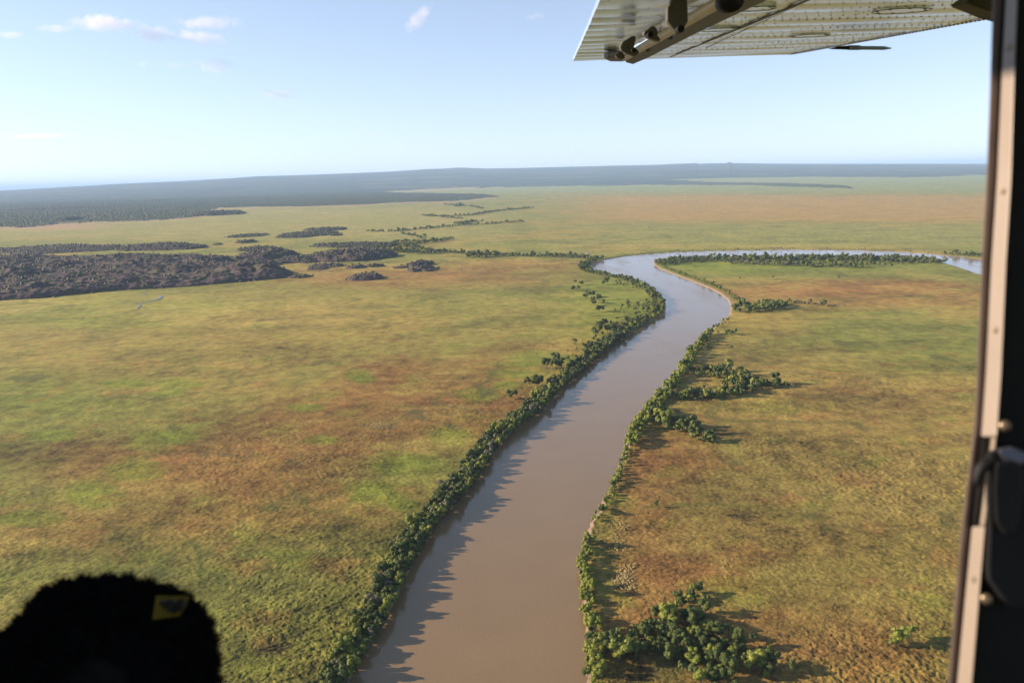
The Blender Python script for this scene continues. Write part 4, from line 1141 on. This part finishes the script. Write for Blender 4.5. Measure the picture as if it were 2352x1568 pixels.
# ------------------------------------------------------------------ seat headrest with the fleecy cover
def headrest():
    dpt = .85
    M_fleece = mat('black_fleece', (.006, .006, .007), .95, 0, noise=(60, .3), spec=.1)
    out = [(-75,1568),(-60,1530),(-30,1495),(5,1462),(45,1430),(75,1390),(110,1358),(160,1340),(215,1333),(270,1332),(320,1338),(370,1350),(415,1366),(450,1394),(474,1428),(487,1470),(492,1520),(494,1568),(494,1700),(-80,1700)]
    O = np.array(out, float)
    seat = empty('seat_headrest', tuple(C(210, 1600, dpt)))
    tag(seat, 'black fleece covered headrest with a yellow tag, blurred in the lower left corner', 'headrest')
    org = np.array(seat.location)
    vd = np.array(ray(CU, CV)); vd = vd / np.linalg.norm(vd)
    cu, cv = 210, 1600
    P = catmull(np.vstack([O, O[:1]]), 4)[:-1]
    n = len(P); V = []; rings = 11
    for k in range(rings):
        a = math.pi * (k / (rings - 1)) - math.pi / 2
        s = math.cos(a) ** .5 if 0 < k < rings - 1 else .05
        off = math.sin(a) * .075
        for (u, v) in P:
            V.append(C(cu + (u - cu) * s, cv + (v - cv) * s, dpt + off) - org)
    V = np.array(V)
    Fq = [(k*n+i, k*n+(i+1) % n, (k+1)*n+(i+1) % n, (k+1)*n+i) for k in range(rings-1) for i in range(n)]
    mesh_np('cushion', V, Fq, M_fleece, True, parent=seat)
    g = np.random.default_rng(3); HV = []; HF = []
    for _ in range(26000):
        k = g.integers(1, rings - 1) + g.uniform(-.5, .5); i = g.uniform(0, n)
        k0 = int(np.clip(math.floor(k), 0, rings - 2)); i0 = int(i) % n; fk, fi = k - k0, i - int(i)
        p = (V[k0*n+i0]*(1-fi) + V[k0*n+(i0+1) % n]*fi)*(1-fk) + (V[(k0+1)*n+i0]*(1-fi) + V[(k0+1)*n+(i0+1) % n]*fi)*fk
        cc = np.array([0, 0, 0.0]); d = p - cc; d /= np.linalg.norm(d) + 1e-9
        # clumped curls
        cl = math.sin(i * 2.3 + k * 3) * .4
        d = d + g.normal(scale=.35, size=3) + np.array([cl, 0, cl]) * .4; d /= np.linalg.norm(d)
        L = g.uniform(.004, .012) * (1 + .3 * math.sin(i * 1.7)); w = .0007
        t = np.cross(d, g.normal(size=3)); t /= np.linalg.norm(t) + 1e-9
        b0 = len(HV); HV += [p - t*w, p + t*w, p + d*L*.6 + t*w*.7 + t*.002, p + d*L + t*.003]
        HF.append((b0, b0+1, b0+2, b0+3))
    mesh_np('fleece', np.array(HV), HF, M_fleece, False, parent=seat)
    M_tag = mat('yellow_tag', (.13, .092, .008), .8, 0, noise=(40, .2), spec=.1)
    T = [(359,1367),(436,1368),(427,1392),(412,1414),(384,1417),(350,1422)]
    b = MB(); b.prism([C(u, v, dpt - .090 - .0004*(v-1367)) - org for u, v in T], [C(u, v, dpt - .087 - .0004*(v-1367)) - org for u, v in T])
    tg = b.build('tag', M_tag, seat)
    b = MB()
    for P_ in [[(366,1386),(373,1383),(379,1385)], [(380,1392),(384,1382),(391,1379),(397,1384),(399,1396)], [(404,1392),(411,1381),(418,1377),(422,1384),(417,1396)], [(385,1402),(393,1398),(402,1403)], [(409,1402),(414,1398)]]:
        b.tube([C(u, v, dpt - .094 - .0004*(v-1367)) - org for u, v in P_], .0020, 6)
    b.build('printed_mark', M_black, tg)
headrest()

# ------------------------------------------------------------------ clouds
def cloud_mat(name, dens, scl, thr, aniso=0.2):
    m = bpy.data.materials.new(name); m.use_nodes = True
    nt = m.node_tree; nt.nodes.remove(nt.nodes['Principled BSDF'])
    pv = nt.nodes.new('ShaderNodeVolumePrincipled')
    pv.inputs['Color'].default_value = (1, .95, .965, 1); pv.inputs['Anisotropy'].default_value = aniso
    tc = nt.nodes.new('ShaderNodeTexCoord')
    n = nt.nodes.new('ShaderNodeTexNoise'); n.inputs['Scale'].default_value = scl; n.inputs['Detail'].default_value = 5; n.inputs['Roughness'].default_value = .6
    geo = nt.nodes.new('ShaderNodeNewGeometry')
    sc_ = nt.nodes.new('ShaderNodeVectorMath'); sc_.operation = 'SCALE'; sc_.inputs['Scale'].default_value = .001
    nt.links.new(geo.outputs['Position'], sc_.inputs[0]); nt.links.new(sc_.outputs[0], n.inputs['Vector'])
    ln = nt.nodes.new('ShaderNodeVectorMath'); ln.operation = 'LENGTH'; nt.links.new(tc.outputs['Object'], ln.inputs[0])
    sub = nt.nodes.new('ShaderNodeMath'); sub.operation = 'MULTIPLY_ADD'       # noise - 0.55*len
    sub.inputs[1].default_value = -.62; nt.links.new(ln.outputs['Value'], sub.inputs[0]); nt.links.new(n.outputs[0], sub.inputs[2])
    mr = nt.nodes.new('ShaderNodeMapRange'); mr.inputs[1].default_value = thr; mr.inputs[2].default_value = thr + .30; mr.inputs[3].default_value = 0; mr.inputs[4].default_value = dens
    nt.links.new(sub.outputs[0], mr.inputs[0]); nt.links.new(mr.outputs[0], pv.inputs['Density'])
    nt.links.new(pv.outputs[0], nt.nodes['Material Output'].inputs['Volume'])
    return m
M_cl = cloud_mat('cloud_dense', .0022, 5.0, -.03)
M_cl2 = cloud_mat('cloud_thin', .0014, 6.0, -.03)
def cloud(u, v, w, h, label, m, dist=14000, tilt=0, deep=1.0):
    p = C(u, v, dist)
    bm_v, bm_f = [], []
    me = bpy.data.meshes.new('cloud')
    import bmesh
    bm = bmesh.new(); bmesh.ops.create_icosphere(bm, subdivisions=3, radius=1.0); bm.to_mesh(me); bm.free()
    me.materials.append(m)
    o = obj('cloud', me); o.location = p
    k = dist / F
    o.scale = (w / 2 * k * 1.15, max(w * .35, h) * k * deep * .6, h / 2 * k * 1.25)
    o.rotation_euler = (0, R_(tilt), 0)
    tag(o, label, 'cloud', 'small clouds high in the sky')
cloud(240, 54, 170, 38, 'longest pink white cloud at the upper left', M_cl, tilt=3)
cloud(122, 66, 90, 20, 'thin cloud wisp joining the left of the long cloud', M_cl2)
cloud(25, 80, 66, 18, 'small flat cloud cut by the left edge', M_cl)
cloud(352, 78, 120, 36, 'middle cloud just right of the long cloud', M_cl, tilt=5)
cloud(460, 88, 130, 32, 'lens shaped cloud right of the middle cloud', M_cl, tilt=7)
cloud(475, 53, 160, 30, 'faint pink cloud above the lens shaped one', M_cl2)
cloud(495, 150, 100, 38, 'faint ragged cloud below the others', M_cl2)
cloud(405, 150, 60, 18, 'faint wisp left of the ragged cloud', M_cl2)
cloud(962, 42, 84, 36, 'lone slanting cloud puff at the upper centre', M_cl, tilt=-42)
cloud(328, 146, 26, 18, 'tiny faint puff left of the wisps', M_cl2)
cloud(85, 313, 150, 12, 'flat grey streak low over the left horizon', M_cl2)
cloud(1230, 38, 60, 16, 'faint pink wisp left of the wing', M_cl2)
cloud(640, 216, 110, 26, 'very faint cloud veil in the middle of the sky', M_cl2)

# ------------------------------------------------------------------ haze
def haze():
    m = bpy.data.materials.new('haze_air'); m.use_nodes = True
    nt = m.node_tree; nt.nodes.remove(nt.nodes['Principled BSDF'])
    pv = nt.nodes.new('ShaderNodeVolumePrincipled')
    pv.inputs['Color'].default_value = (.46, .68, 1.0, 1)
    pv.inputs['Density'].default_value = 3.1e-5
    pv.inputs['Anisotropy'].default_value = .0
    nt.links.new(pv.outputs[0], nt.nodes['Material Output'].inputs['Volume'])
    b = MB(); hz0, hz1 = -12.0, 470.0
    b.box((0, 0, (hz0 + hz1) / 2), (160000, 160000, (hz1 - hz0) / 2))
    o = b.build('haze', m); tag(o, kind='stuff')
haze()
